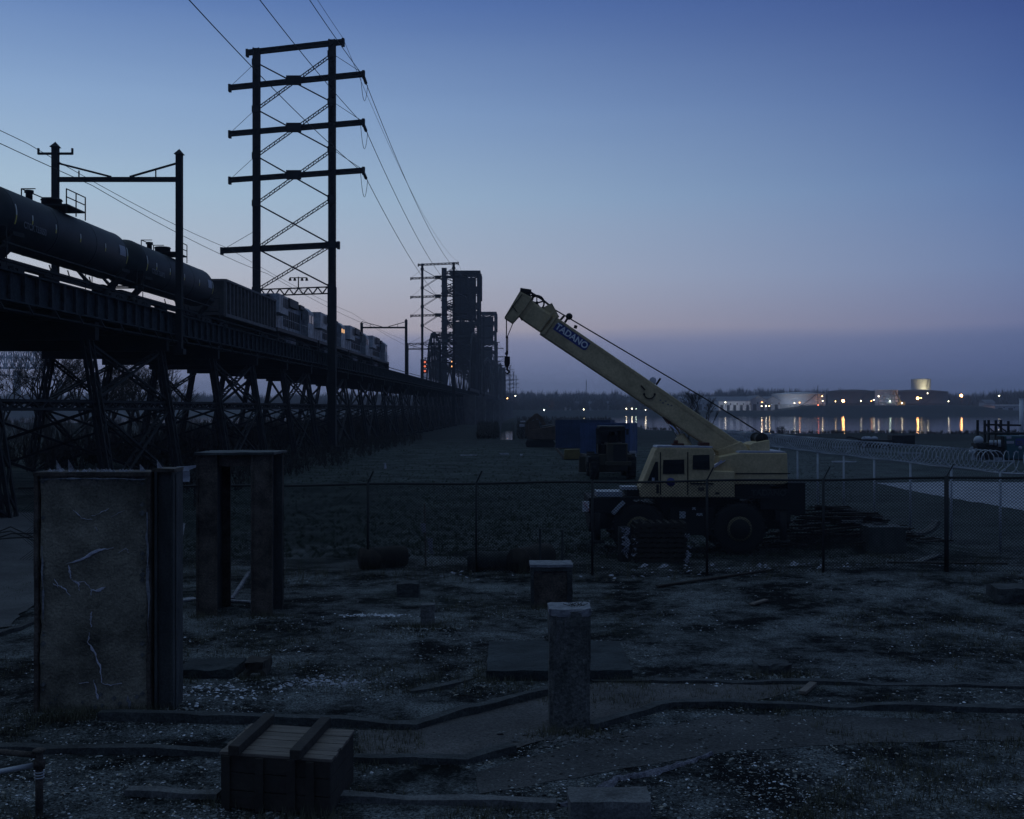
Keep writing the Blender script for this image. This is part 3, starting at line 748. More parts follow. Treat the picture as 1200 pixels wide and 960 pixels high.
    for s in (a + .95, a + 2.6, a + 5.2, a + 8.2, a + 11.6, b_ - .95):
        ends = k in (0, 5); ht = .62 if ends else .26
        for j, (lo, hi) in enumerate((( -.05 - ht * .5, -.05), (-.05, ht * .5))):
            sp = MB()
            for q in range(3):
                a1 = lerp(lo, hi, q / 3); a2 = lerp(lo, hi, (q + 1) / 3)
                e = R_ + .016; sp.add([V(UT + e * math.cos(a1), s, zc + e * math.sin(a1)), V(UT + e * math.cos(a1), s + .11, zc + e * math.sin(a1)), V(UT + e * math.cos(a2), s + .11, zc + e * math.sin(a2)), V(UT + e * math.cos(a2), s, zc + e * math.sin(a2))], [(0, 1, 2, 3)])
            sp.build('reflective_strip', 'refl' if j == 0 else 'reflw', r)
        k += 1
    pl = MB(); s = b_ - 2.1
    for q in range(4):
        a1 = lerp(-.1, .32, q / 4); a2 = lerp(-.1, .32, (q + 1) / 4); e = R_ + .02
        pl.add([V(UT + e * math.cos(a1), s, zc + e * math.sin(a1)), V(UT + e * math.cos(a1), s + .9, zc + e * math.sin(a1)), V(UT + e * math.cos(a2), s + .9, zc + e * math.sin(a2)), V(UT + e * math.cos(a2), s, zc + e * math.sin(a2))], [(0, 1, 2, 3)])
    pl.build('placard', 'plastic', r)
    rot = Matrix.Rotation(R(90), 4, 'Z') @ Matrix.Rotation(R(90), 4, 'X')
    lettering(serial, 'car_number', V(UT + R_ * math.cos(.22) + .06, a + 2.9, zc - .42), .42, rot, 'stencil', r)
    return r
M['stencildim'] = mat('grimy_lettering', (.06, .06, .065), .8, 0, .3, 5)
M['stencil'] = mat('worn_white_stencil', (.16, .16, .17), .8, 0, .3, 5)
tank_car(49.6, 66.6, 'nearest black tank car with yellow reflective strips at the left edge', 'CTCX 735050')
tank_car(67.0, 84.0, 'second black tank car just ahead of the hopper car', 'CTCX 735082')
def open_car(s0, s1):
    r = thing('hopper_car', 'dark ribbed open freight car between the second tank car and the engines', 'freight car', V(UT, (s0 + s1) / 2, ZT))
    zt = ZR + 3.75; zb = ZR + 1.15; a, b_ = s0 + .5, s1 - .5; bd = MB()
    for u in (UT - 1.5, UT + 1.5): bd.bar(V(u, a, (zb + zt) / 2), V(u, b_, (zb + zt) / 2), .06, zt - zb)
    for s in (a, b_): bd.bar(V(UT - 1.5, s, (zb + zt) / 2), V(UT + 1.5, s, (zb + zt) / 2), .06, zt - zb)
    bd.bar(V(UT, a, zb + .2), V(UT, b_, zb + .2), 3.0, .2)
    bd.build('car_body', 'freight', r)
    rb = MB(); n = 15
    for i in range(n + 1):
        s = lerp(a + .05, b_ - .05, i / n)
        for u in (UT - 1.6, UT + 1.6): rb.bar(V(u, s, zb), V(u, s, zt), .17, .16, up=(0, 1, 0))
    for u in (UT - 1.6, UT + 1.6):
        rb.bar(V(u, a, zt), V(u, b_, zt), .24, .16); rb.bar(V(u, a, zb), V(u, b_, zb), .2, .25)
    for s in (a, b_): rb.bar(V(UT - 1.6, s, zt), V(UT + 1.6, s, zt), .2, .16)
    rb.build('side_rib', 'freightrib', r)
    un = MB(); un.bar(V(UT, s0 + .2, ZR + .9), V(UT, s1 - .2, ZR + .9), .6, .35); un.build('underframe', 'blackmetal', r)
    for e in (s0 + 2.2, s1 - 2.2): bogie(MB(), e).build('bogie', 'blackmetal', r)
    MB().bar(V(UT, s0, ZR + .85), V(UT, s1, ZR + .85), .24, .24).build('coupler', 'blackmetal', r)
    return r
open_car(84.4, 101.9)
def engine(s0, s1, label, lit=False, bright=True):
    r = thing('diesel_engine', label, 'locomotive', V(UT, (s0 + s1) / 2, ZT), group='diesel engines at the head of the train')
    Ln = s1 - s0; f = lambda t: s0 + Ln * t; z1 = ZR + 4.45
    fr = MB(); fr.bar(V(UT, f(.0) + .2, ZR + 1.35), V(UT, f(1) - .2, ZR + 1.35), 3.0, .3); fr.bar(V(UT, f(0) + .3, ZR + .95), V(UT, f(1) - .3, ZR + .95), .8, .5)
    for e in (0, 1): fr.prism([V(UT - 1.5, f(e) + (.3 if e == 0 else -.3), ZR + .3), V(UT + 1.5, f(e) + (.3 if e == 0 else -.3), ZR + .3), V(UT + 1.5, f(e) + (.3 if e == 0 else -.3), ZR + 1.3), V(UT - 1.5, f(e) + (.3 if e == 0 else -.3), ZR + 1.3)], (0, .12, 0))
    fr.build('frame', 'locodark', r)
    MB().prism([V(UT - .8, f(.03), ZR + 1.5), V(UT - .8, f(.03), ZR + 4.2), V(UT - .65, f(.03), z1), V(UT + .65, f(.03), z1), V(UT + .8, f(.03), ZR + 4.2), V(UT + .8, f(.03), ZR + 1.5)], V(0, f(.72), 0) - V(0, f(.03), 0)).build('long_hood', 'loco', r)
    MB().box(V(UT - 1.45, f(.03), ZR + 2.9), V(UT + 1.45, f(.25), z1 + .15)).build('radiator_housing', 'loco', r)
    gr = MB()
    for k in range(5): gr.box(V(UT + 1.45, f(.05 + .04 * k), ZR + 3.5), V(UT + 1.49, f(.08 + .04 * k), z1 - .05))
    gr.build('radiator_grille', 'locodark', r); gr = MB()
    for k in range(9): gr.box(V(UT + .8, f(.30 + .044 * k), ZR + 2.0), V(UT + .85, f(.33 + .044 * k), ZR + 3.6))
    gr.build('hood_doors', 'locodark', r)
    ex = MB(); ex.box(V(UT - 1.2, f(.34), z1 - .5), V(UT + 1.2, f(.56), z1 + .28)); ex.box(V(UT - .9, f(.38), z1 + .28), V(UT + .9, f(.52), z1 + .42)); ex.box(V(UT - 1.2, f(.6), z1 - .3), V(UT + 1.2, f(.71), z1 + .1)); ex.build('exhaust_housing', 'locodark', r)
    cab = MB().prism([V(UT - 1.5, f(.725), ZR + 1.5), V(UT - 1.5, f(.725), ZR + 4.1), V(UT - 1.0, f(.725), z1 + .1), V(UT + 1.0, f(.725), z1 + .1), V(UT + 1.5, f(.725), ZR + 4.1), V(UT + 1.5, f(.725), ZR + 1.5)], V(0, f(.88), 0) - V(0, f(.725), 0)).build('cab', 'loco', r)
    for (a, b_) in ((.745, .79), (.81, .86)): MB().box(V(UT + 1.5, f(a), ZR + (3.3 if lit else 2.95)), V(UT + 1.53, f(b_ - (.02 if lit else 0)), ZR + 3.75)).build('window', 'cablight' if lit else 'glass', cab)
    for e in (-.9, .2): MB().box(V(UT + e, f(.725) - .03, ZR + 3.2), V(UT + e + .7, f(.725), ZR + 3.9)).build('window', 'glass', cab)
    MB().prism([V(UT - .9, f(.88), ZR + 1.5), V(UT - .9, f(.88), ZR + 3.1), V(UT + .9, f(.88), ZR + 3.1), V(UT + .9, f(.88), ZR + 1.5)], V(0, f(.965), 0) - V(0, f(.88), 0)).build('nose', 'loco', r)
    MB().tube([V(UT + .05, f(.37), ZR + .85), V(UT + .05, f(.63), ZR + .85)], .62, 14).build('fuel_tank', 'loco', r)
    for e in (.2, .8): bogie(MB(), f(e), 1.55, 3, .5).build('bogie', 'blackmetal', r)
    hr = MB(); 
    for k in range(13): hr.bar(V(UT + 1.47, f(.02 + .08 * k), ZR + 1.5), V(UT + 1.47, f(.02 + .08 * k), ZR + 2.5), .04)
    hr.bar(V(UT + 1.47, f(.02), ZR + 2.5), V(UT + 1.47, f(.7), ZR + 2.5), .04); hr.bar(V(UT + 1.47, f(.9), ZR + 2.5), V(UT + 1.47, f(.98), ZR + 2.5), .04)
    hr.build('handrail', 'loco', r)
    MB().bar(V(UT, s0 - .3, ZR + .85), V(UT, s1 + .3, ZR + .85), .24, .24).build('coupler', 'blackmetal', r)
    return r
M['cablight'] = lamp_mat('lit_cab_window', (1, .55, .25), 1.1)
el = ['trailing grey engine coupled ahead of the ribbed freight car', 'grey engine with warm lit cab windows behind the tower leg', 'third grey engine, behind the leading engine', 'leading grey engine at the front of the train']
for i in range(4): engine(102.6 + 20.1 * i, 102.6 + 20.1 * i + 19.4, el[i], i == 1)

# ---------------------------------------------------------------- rough terrain crane
YC = 34.7; YB = 35.9                              # near side plane and boom plane
def cp(px, py, Y=YC): return spot(px, py, Y)
crane = thing('mobile_crane', 'dusty yellow rough terrain crane with raised boom parked behind the dark fence', 'crane', (spot(808, 651, YC).x, YC + 1.25, 0))
def slab(name, pts, m, y0, y1, parent=None, bevel=.02, Y=YC):
    return MB().prism([Vector((p.x, y0, p.z)) for p in (cp(a, b_, Y) for a, b_ in pts)], (0, y1 - y0, 0)).build(name, m, crane if parent is None else parent, bevel=bevel)
fr = MB()
def fb(x0, y0, x1, y1, a, b_): p = cp(x0, y0); q = cp(x1, y1); fr.box((p.x, a, p.z), (q.x, b_, q.z))
fb(692, 592, 930, 622, YC + .5, YC + 2.1); fb(690, 584, 742, 602, YC + .1, YC + 2.4); fb(925, 566, 945, 604, YC + .1, YC + 2.5); fb(892, 574, 926, 598, YC + .1, YC + 2.5)
fb(786, 596, 838, 628, YC + .15, YC + .6); fb(770, 583, 870, 594, YC + .4, YC + 2.1); fb(736, 575, 760, 583, YC + .4, YC + 1.4); fb(845, 566, 905, 584, YC + .3, YC + 2.2)
carrier = fr.build('carrier_frame', 'blockblack', crane, bevel=.02)
for (x, y) in ((749, 621), (867, 621)):
    for yy, sg in ((YC + .0, 1), (YC + 2.0, -1)):
        c = cp(x, y, YC); c.z = .80; c.y = yy
        ty = MB().lathe(c, (0, 1, 0), [(.06, .40), (.02, .62), (.06, .76), (.14, .80), (.42, .80), (.5, .76), (.54, .62), (.5, .4)], 40)
        for k in range(22):
            a = 2 * math.pi * k / 22; d = Vector((math.cos(a), 0, math.sin(a))); a2 = a + .12; d2 = Vector((math.cos(a2), 0, math.sin(a2)))
            ty.bar(c + d * .80 + Vector((0, .06, 0)), c + d2 * .80 + Vector((0, .28, 0)), .09, .05); ty.bar(c + d2 * .80 + Vector((0, .28, 0)), c + d * .80 + Vector((0, .5, 0)), .09, .05)
        tyre = ty.build('wheel', 'rubber', crane)
        ff = .0 if sg == 1 else .54
        rm = MB().lathe(c + Vector((0, ff - sg * .0, 0)), (0, sg, 0), [(-.02, .36), (.03, .385), (.035, .32), (-.03, .31), (-.04, .30)], 36)
        rm.build('rim', 'rim', tyre)
        hb = MB().lathe(c + Vector((0, ff + sg * .10, 0)), (0, sg, 0), [(-.16, .30), (-.14, .31), (-.12, .30), (-.10, .12), (-.06, .1)], 20); hb.build('hub', 'blockblack', tyre)
# mudguards
for (a, b_) in ((716, 782), (834, 905)):
    mg = MB(); p = cp(a, 590); q = cp(b_, 590); c = (p.x + q.x) / 2; w_ = (q.x - p.x) / 2
    mg.box((c - w_, YC + .05, 1.72), (c + w_, YC + .6, 1.77)); mg.bar((c - w_, YC + .3, 1.74), (c - w_ - .2, YC + .3, 1.35), .55, .04, up=(0, 1, 0)); mg.bar((c + w_, YC + .3, 1.74), (c + w_ + .2, YC + .3, 1.35), .55, .04, up=(0, 1, 0))
    mg.build('mudguard', 'blockblack', crane)
# outriggers
for px in (700, 918):
    c = cp(px, 600); ou = MB(); ou.box((c.x - .22, YC + .0, 1.0), (c.x + .22, YC + 2.6, 1.35)); ou.tube([(c.x, YC + .05, 1.3), (c.x, YC + .05, .45)], .11, 10); ou.tube([(c.x, YC + 2.5, 1.3), (c.x, YC + 2.5, .45)], .11, 10)
    ou.lathe((c.x, YC + .05, .38), (0, 0, 1), [(0, .24), (.08, .22)], 14); ou.build('outrigger', 'blockblack', crane)
# front deck details
dk = MB(); p = cp(700, 583); q = cp(730, 577); dk.box((p.x, YC + .2, p.z), (q.x, YC + 1.2, q.z)); dk.bar(cp(731, 588) , cp(718, 602), .12, .12)
p = cp(729, 575); q = cp(748, 571.5); dk.box((p.x, YC + .3, p.z), (q.x, YC + 1.0, q.z)); dk.build('deck_plate', 'galv', crane)
p = cp(683, 600); q = cp(692, 588); bd = MB().box((p.x, YC + .1, p.z), (q.x, YC + .2, q.z)).build('marker_board', 'white', crane)
MB().bar(cp(684, 589, YC + .09), cp(691, 599, YC + .09), .09, .01).build('marker_stripe', 'refro', bd)
for (x0, y0, x1, y1, m) in ((797, 600, 804, 608, 'galv'), (812, 595, 816, 598, 'galv'), (817, 602, 824, 605, 'galv'), (784, 562, 0, 0, '')):
    if m: p = cp(x0, y0); q = cp(x1, y1); MB().box((p.x, YC + .10, p.z), (q.x, YC + .15, q.z)).build('data_plate', m, crane)
# operator cab and machinery house
cab = slab('cab', [(751, 583), (750, 572), (768, 527.5), (771, 524.5), (834, 525), (837, 529), (837, 552), (861, 552.5), (861, 583)], 'yellow', YC - .02, YC + 1.05, bevel=.03)
slab('roof_cap', [(769, 524.4), (771, 522.6), (835, 523.4), (836, 524.9)], 'plastic', YC + .0, YC + 1.0, cab, .0)
slab('quarter_window', [(757.5, 566), (768, 541), (771, 541), (771.5, 566)], 'glass', YC - .045, YC - .022, cab, .0)
slab('window', [(776.5, 555.5), (777, 539), (801.5, 538.5), (802, 555.5)], 'glass', YC - .045, YC - .022, cab, .0)
slab('window', [(811.5, 550), (812, 533.5), (831, 533), (831.5, 550.5)], 'glass', YC - .045, YC - .022, cab, .0)
for pts in ([(774, 530), (774, 580)], [(806, 530), (806, 580)]): MB().bar(cp(*pts[0], YC - .03), cp(*pts[1], YC - .03), .03, .02).build('door_gap', 'blockblack', cab)
MB().bar(cp(809, 566.5, YC - .04), cp(836, 567, YC - .04), .05, .04).build('grab_rail', 'blockblack', cab)
for (x0, y0, x1, y1, m) in ((818, 571, 825, 575, 'rust'), (838, 577, 843, 579, 'blockblack'), (769, 568, 772, 578, 'blockblack')):
    p = cp(x0, y0); q = cp(x1, y1); MB().box((p.x, YC - .04, p.z), (q.x, YC - .021, q.z)).build('vent', m, cab)
# small blue maker's mark on the cab door
MB().lathe(cp(786, 565, YC - .02), (0, -1, 0), [(0, .13), (.012, .13)], 16).build('door_badge', 'signblue', cab)
MB().box(cp(764, 563.5, YC - .05), cp(767, 560, YC - .05) + Vector((0, .004, 0))).build('window_sticker', 'plastic', cab)
house = slab('machinery_house', [(838, 583), (838, 551), (845, 536), (868, 531.5), (925, 531.5), (926, 566), (921, 568.5), (862, 568.5), (862, 583)], 'yellow', YC + .25, YC + 2.3, bevel=.03)
slab('counterweight_cap', [(868, 531.3), (870, 529.2), (923, 529.6), (924, 531.3)], 'plastic', YC + .3, YC + 2.2, house, .0)
MB().bar(cp(862, 555, YC + .24), cp(926, 555, YC + .24), .02, .03).build('panel_seam', 'blockblack', house)
lettering('TADANO', 'house_lettering', cp(901, 578, YC + .09), .25, Matrix.Rotation(R(90), 4, 'X'), 'stencildim', carrier)
slab('winch_bracket', [(885, 532), (885, 522), (889, 520), (908, 516.5), (908.5, 532)], 'yellow', YC + .7, YC + 1.9, bevel=.02)
c = cp(901, 515.5); MB().lathe((c.x, YC + .95, c.z), (0, 1, 0), [(0, .19), (.05, .19), (.06, .15), (.8, .15), (.81, .19), (.86, .19)], 22).build('winch_drum', 'blockblack', crane)
sl = MB(); sl.bar(cp(846, 540, YC + .2), cp(836, 547, YC + .2), .06, .06); sl.bar(cp(850, 539.5, YC + .2), cp(835, 549, YC + .2), .035); sl.build('hydraulic_line', 'chrome', crane)
# boom: three telescoping box sections
def box_section(p0, p1, q0, q1, hw, name, m='yellow', bevel=.03, parent=None):
    # p0/p1 lower edge start/end, q0/q1 upper edge start/end
    a, b_, c_, d_ = [cp(*p, YB) for p in (p0, p1, q1, q0)]
    return MB().prism([Vector((v.x, YB - hw, v.z)) for v in (a, b_, c_, d_)], (0, 2 * hw, 0)).build(name, m, parent or crane, bevel=bevel)
boom = box_section((843, 533), (632, 391.5), (866, 519), (652, 372.5), .30, 'boom_base', bevel=.03)
knee = MB().prism([Vector((v.x, YB - .36, v.z)) for v in (cp(*p, YB) for p in ((838, 527), (866, 517), (876, 527), (868, 545), (858, 562), (846, 556)))], (0, .72, 0)).build('boom_foot', 'yellow', crane, bevel=.03)
box_section((640, 394), (612, 375), (652, 375), (626, 357), .24, 'boom_extension', parent=boom)
box_section((634, 390), (603, 368), (646, 369), (618, 349.5), .21, 'inner_boom', parent=boom)
col = MB()
for (a, b_) in (((632, 388), (649, 365)), ((637, 392), (653, 369))): col.bar(cp(*a, YB - .3), cp(*b_, YB - .3), .07, .1, up=(0, 1, 0)); col.bar(cp(*a, YB + .3), cp(*b_, YB + .3), .07, .1, up=(0, 1, 0))
col.bar(cp(637, 371, YB), cp(651, 363.5, YB), .5, .2, up=(0, 1, 0)); col.build('boom_collar', 'yellow', boom, bevel=.01)
hp = [Vector((v.x, YB - .28, v.z)) for v in (cp(*p, YB) for p in ((591, 373), (601, 379.5), (610, 369.5), (624, 350), (609, 342.5)))]
head = MB().prism(hp, (0, .56, 0)).build('boom_head', 'yellow', crane, bevel=.02)
for (x, y, rr_) in ((618.5, 348, .17), (629, 355.5, .23)):
    c = cp(x, y, YB); sh = MB()
    for yy in (-.12, .1):
        n = 24
        for k in range(n):
            a = 2 * math.pi * k / n; b2 = 2 * math.pi * (k + 1) / n
            sh.bar(c + Vector((math.cos(a) * rr_, yy, math.sin(a) * rr_)), c + Vector((math.cos(b2) * rr_, yy, math.sin(b2) * rr_)), .05, .05, up=(0, 1, 0))
        for k in range(5):
            a = 2 * math.pi * k / 5 + .3; sh.bar(c + Vector((0, yy, 0)), c + Vector((math.cos(a) * rr_, yy, math.sin(a) * rr_)), .03)
    sh.lathe(c - Vector((0, .2, 0)), (0, 1, 0), [(0, .05), (.4, .05)], 10); sh.build('sheave', 'blockblack', head)
bk = MB(); bk.bar(cp(609, 343, YB), cp(622, 345, YB), .3, .04, up=(0, 1, 0)); bk.bar(cp(612, 345, YB - .29), cp(592, 371, YB - .29), .05, .02); bk.bar(cp(606, 366, YB - .29), cp(600, 358, YB - .29), .05, .02)
bk.bar(cp(611, 372, YB), cp(613, 375, YB), .2, .1); bk.build('head_bracket', 'blockblack', head)
d = (cp(687, 406, YB) - cp(652, 382, YB)); ang = math.atan2(d.z, d.x)
sgc = cp(669.3, 395.0, YB); rot = Matrix.Rotation(-ang, 4, 'Y')
cs, sn = math.cos(ang), math.sin(ang); hl, hh = d.length / 2 + .04, .145
sp_ = MB().prism([Vector((sgc.x + cs * a - sn * b2, YB - .312, sgc.z + sn * a + cs * b2)) for a, b2 in ((-hl, -hh), (hl - .06, -hh), (hl, -hh + .06), (hl, hh), (-hl + .06, hh), (-hl, hh - .06))], (0, .012, 0)).build('maker_sign', 'signblue', boom)
lettering('TADANO', 'sign_lettering', Vector((sgc.x, YB - .318, sgc.z)), .275, Matrix.Rotation(-ang, 4, 'Y') @ Matrix.Rotation(R(90), 4, 'X'), 'white', sp_, .006)
ft = MB()
ft.bar(cp(662, 378, YB), cp(666, 372, YB), .07, .07); c = cp(667, 371, YB); ball(ft, c, .11)
MB().bar(cp(674, 385, YB), cp(675, 381.5, YB), .1).build('rope_guide', 'blockblack', boom); MB().bar(cp(769, 451, YB), cp(774, 443.5, YB), .06).build('rope_guide', 'blockblack', boom); MB().bar(cp(656, 376, YB), cp(661, 370.5, YB), .07, .07).build('rope_guide', 'blockblack', boom)
ft.build('boom_lamp', 'blockblack', boom)
rg = MB()
c = cp(761, 461, YB - .31)
for k in range(9):
    a = R(180 + 20 * k); b2 = R(200 + 20 * k); rg.bar(c + Vector((math.cos(a) * .17, 0, math.sin(a) * .17)), c + Vector((math.cos(b2) * .17, 0, math.sin(b2) * .17)), .06, .03)
rg.bar(cp(751, 452, YB - .31), cp(756, 457, YB - .31), .09, .03); rg.build('pin_holder', 'blockblack', boom)
ew = MB()
for (x, y) in ((773, 470), (776, 473), (779, 471), (782, 475), (786, 476)): ew.box(cp(x, y, YB - .306), cp(x + 2, y - 1.5, YB - .306) + Vector((0, .004, 0)))
ew.build('worn_lettering', 'stencil', boom)
sm_ = MB(); sm_.bar(cp(655, 376, YB - .302), cp(858, 519, YB - .302), .02, .02); sm_.bar(cp(645, 394, YB - .302), cp(838, 527, YB - .302), .02, .02); sm_.build('boom_edge_seam', 'yellow', boom)
lc = MB(); lc.tube([cp(783, 492, YB), cp(800, 517, YB)], .085, 16); rod = lc.build('lift_cylinder_rod', 'chrome', crane)
MB().tube([cp(796, 511, YB), cp(817, 541, YB)], .17, 16).build('lift_cylinder', 'yellow', crane)
M['rustred'] = mat('red_oxide_primer', (.09, .03, .02), .8, 0, .3)
MB().prism([Vector((v.x, YB - .25, v.z)) for v in (cp(*p, YB) for p in ((774, 485), (781, 481), (789, 490), (783, 497)))], (0, .5, 0)).build('cylinder_bracket', 'rustred', crane)
rp = MB(); rp.tube([cp(622, 343, YB), cp(634, 350, YB), cp(650, 363, YB)], .035, 5); rp.tube([cp(650, 363, YB), cp(830, 469.5, YB), cp(900, 513, YB)], .022, 5); rp.tube([cp(593.5, 374, YB), cp(593.5, 417, YB)], .018, 5)
rp.tube([cp(601, 379, YB), cp(594.5, 395, YB)], .014, 4); rp.tube([cp(595, 395, YB), cp(595, 415, YB)], .018, 5); rp.build('hoist_rope', 'wirem', crane)
rf = MB(); rf.box(cp(788, 524, YC + .6), cp(800, 519.5, YC + .9)); rf.box(cp(820, 523, YC + .5), cp(829, 518.5, YC + .9)); rf.tube([cp(792, 520, YC + .7), cp(792, 516, YC + .7)], .07, 8); rf.build('roof_beacon', 'rustred', cab)
# hook block hanging from the boom head is a thing held by it
hk = thing('hook_block', 'black hook block hanging below the crane boom head', 'hook', cp(594, 440, YB))
h = MB(); h.prism([Vector((v.x, YB - .12, v.z)) for v in (cp(*p, YB) for p in ((591.2, 418), (597.6, 418), (597.8, 426), (595.8, 430.5), (592.8, 430.5), (591, 426)))], (0, .24, 0)); ball(h, cp(593.6, 414.5, YB), .055); ball(h, cp(594, 395.3, YB), .045)
h.tube([cp(594, 418, YB), cp(593.8, 411, YB)], .03, 6); h.build('block_body', 'blockblack', hk, bevel=.02)
c = cp(594.5, 434, YB); MB().tube([cp(594.3, 430, YB), cp(594.3, 432, YB)] + [c + Vector((math.sin(a) * .055 - .0, 0, -.05 + math.cos(a) * .055)) for a in [R(q) for q in range(0, 271, 30)]], [.03, .03] + [.03] * 6 + [.025, .02, .016, .012], 8).build('hook', 'blockblack', hk)

# ---------------------------------------------------------------- near chain-link fence
def chain_fence(name, label, pts, hts, posts, m, wire, arm=True, pitch=.092, wt=.011, rail=.034):
    base = Vector((pts[0][0], pts[0][1], 0)); r = thing(name, label, 'fence', base)
    def at(t):   # t along polyline in metres
        for (a, b_) in zip(pts[:-1], pts[1:]):
            L_ = math.dist(a, b_)
            if t <= L_ or b_ is pts[-1]: return Vector((lerp(a[0], b_[0], t / L_), lerp(a[1], b_[1], t / L_), 0))
            t -= L_
    tot = sum(math.dist(a, b_) for a, b_ in zip(pts[:-1], pts[1:]))
    top = lambda t: lerp(hts[0], hts[1], t / tot) + .015 * math.sin(t * 1.3)
    low = lambda t: gh(at(t).x, at(t).y)
    n = int(tot / .6)
    MB().tube([at(tot * i / n) + Vector((0, 0, top(tot * i / n))) for i in range(n + 1)], rail, 6).build('top_rail', m, r)
    w = MB(); H = max(hts)
    t = -H
    def seg(t0, t1, off):
        # one wire of the mesh, clipped to the fence ends
        for k in range(3):
            a = lerp(t0, t1, k / 3); c = lerp(t0, t1, (k + 1) / 3)
            if min(a, c) < 0 or max(a, c) > tot: continue
            za = lerp(low(a), top(a), k / 3); zc = lerp(low(c), top(c), (k + 1) / 3)
            p = at(a) + Vector((0, off, za)); q = at(c) + Vector((0, off, zc)); d = (q - p).normalized(); s_ = Vector((-d.z, 0, d.x)) * wt / 2
            u = Vector((0, wt / 2, 0)); w.add([p - s_, p + s_, p + u, q - s_, q + s_, q + u], [(0, 1, 4, 3), (1, 2, 5, 4), (2, 0, 3, 5)])
    while t < tot + H:
        seg(t, t + H, 0); seg(t + H, t, .006); t += pitch
    w.build('wire_mesh', wire, r)
    for (t, lean, rr_) in posts:
        b_ = at(t); z0 = gh(b_.x, b_.y) - .1; p = MB(); p.tube([b_ + Vector((0, -.04, z0)), b_ + Vector((0, -.04, top(t) + .05))], rr_, 8)
        if arm: p.bar(b_ + Vector((0, -.04, top(t) + .02)), b_ + Vector((lean, -.1, top(t) + .36)), .05, .03)
        p.build('post', m, r)
    return r
FP = [(-14.4, 33.2), (-6.3, 32.0), (0, 31.0), (6, 30.0), (18.5, 28.4)]
def fpt(px):   # distance along the fence where it is seen at px
    t = 0
    for a, b_ in zip(FP[:-1], FP[1:]):
        L_ = math.dist(a, b_)
        for k in range(200):
            x = lerp(a[0], b_[0], k / 200); y = lerp(a[1], b_[1], k / 200)
            if 600 + F * x / y >= px: return t + L_ * k / 200
        t += L_
    return t
pl = [(fpt(p), .16, r_) for p, r_ in ((40, .035), (170, .035), (300, .035), (431, .035), (558, .03), (693, .035), (827, .035), (962, .035), (1106, .06), (1262, .04))]
near = chain_fence('chain_link_fence', 'dark chain-link fence with leaning barb arms in front of the crane', FP, (2.15, 2.84), pl, 'wirem', 'wirem')
# ---------------------------------------------------------------- far galvanised fence with razor coil
FQ = [(17.5, 32.2), (15.0, 35.0), (13.6, 50.0), (12.6, 76.0)]
farf = chain_fence('razor_wire_fence', 'pale galvanised chain-link fence topped with a razor wire coil beyond the crane', FQ, (2.5, 2.55), [(t, -.5, .04) for t in (3.75, 6.9, 10.0, 13.2, 16.3, 19.4, 22.5, 25.6, 28.7, 31.8, 35, 38, 41, 44)], 'galv', 'galv', arm=True, pitch=.12, wt=.005, rail=.035)
cz = MB(); hx = []
tt = 0
def qat(t):
    for (a, b_) in zip(FQ[:-1], FQ[1:]):
        L_ = math.dist(a, b_)
        if t <= L_ or b_ is FQ[-1]: return Vector((lerp(a[0], b_[0], t / L_), lerp(a[1], b_[1], t / L_), 0)), Vector((b_[0] - a[0], b_[1] - a[1], 0)).normalized()
        t -= L_
tmax = 44
n = int(tmax / .30) * 12
for i in range(n):
    t = tmax * i / n + .4; p, d = qat(t); a = 2 * math.pi * i / 12; side = Vector((-d.y, d.x, 0))
    hx.append(p + side * (math.cos(a) * .33 + .12) + Vector((0, 0, 2.5 + .36 + .33 * math.sin(a))))
cz.tube(hx, .013, 3, False); 
for i in range(0, len(hx), 1):
    if i % 2 == 0 and hx[i].y < 55: cz.box(hx[i] - Vector((.022, .006, .022)), hx[i] + Vector((.022, .006, .022)))
cz.build('razor_coil', 'galv', farf)
hr = MB()
for t in (3.75, 10.0, 16.3): p, d = qat(t); hr.bar(p + Vector((-.45, 0, 2.86)), p + Vector((.45, 0, 2.86)), .035); hr.bar(p + Vector((0, 0, 2.5)), p + Vector((.45, 0, 2.86)), .03)
hr.build('coil_bracket', 'galv', farf)
# small paper notice tied to the near fence
q = spot(216, 555, 33.0); nt_ = thing('fence_notice', 'crumpled white paper notice on the dark fence between the panel and the steel frame', 'notice', (q.x, 33.0 - .1, q.z - .25))
pp = MB(); 
for i in range(3):
    z0 = q.z - .24 + .15 * i; pp.add([(q.x - .2, 32.92 + .02 * (i % 2), z0), (q.x + .17, 32.92 + .03 * (i % 2), z0 + .01), (q.x + .18, 32.93 + .03 * ((i + 1) % 2), z0 + .16), (q.x - .21, 32.92 + .02 * ((i + 1) % 2), z0 + .15)], [(0, 1, 2, 3)])
pp.add([(q.x + .15, 32.93, q.z + .10), (q.x + .4, 32.95, q.z + .2), (q.x + .4, 32.95, q.z + .25), (q.x + .1, 32.93, q.z + .22)], [(0, 1, 2, 3)])
pp.build('paper', 'plastic', nt_)
for dz in (-.07, .06): MB().bar((q.x - .12, 32.90, q.z + dz), (q.x + .12, 32.90, q.z + dz + .02), .02, .004).build('faded_text_line', 'stencil', nt_)

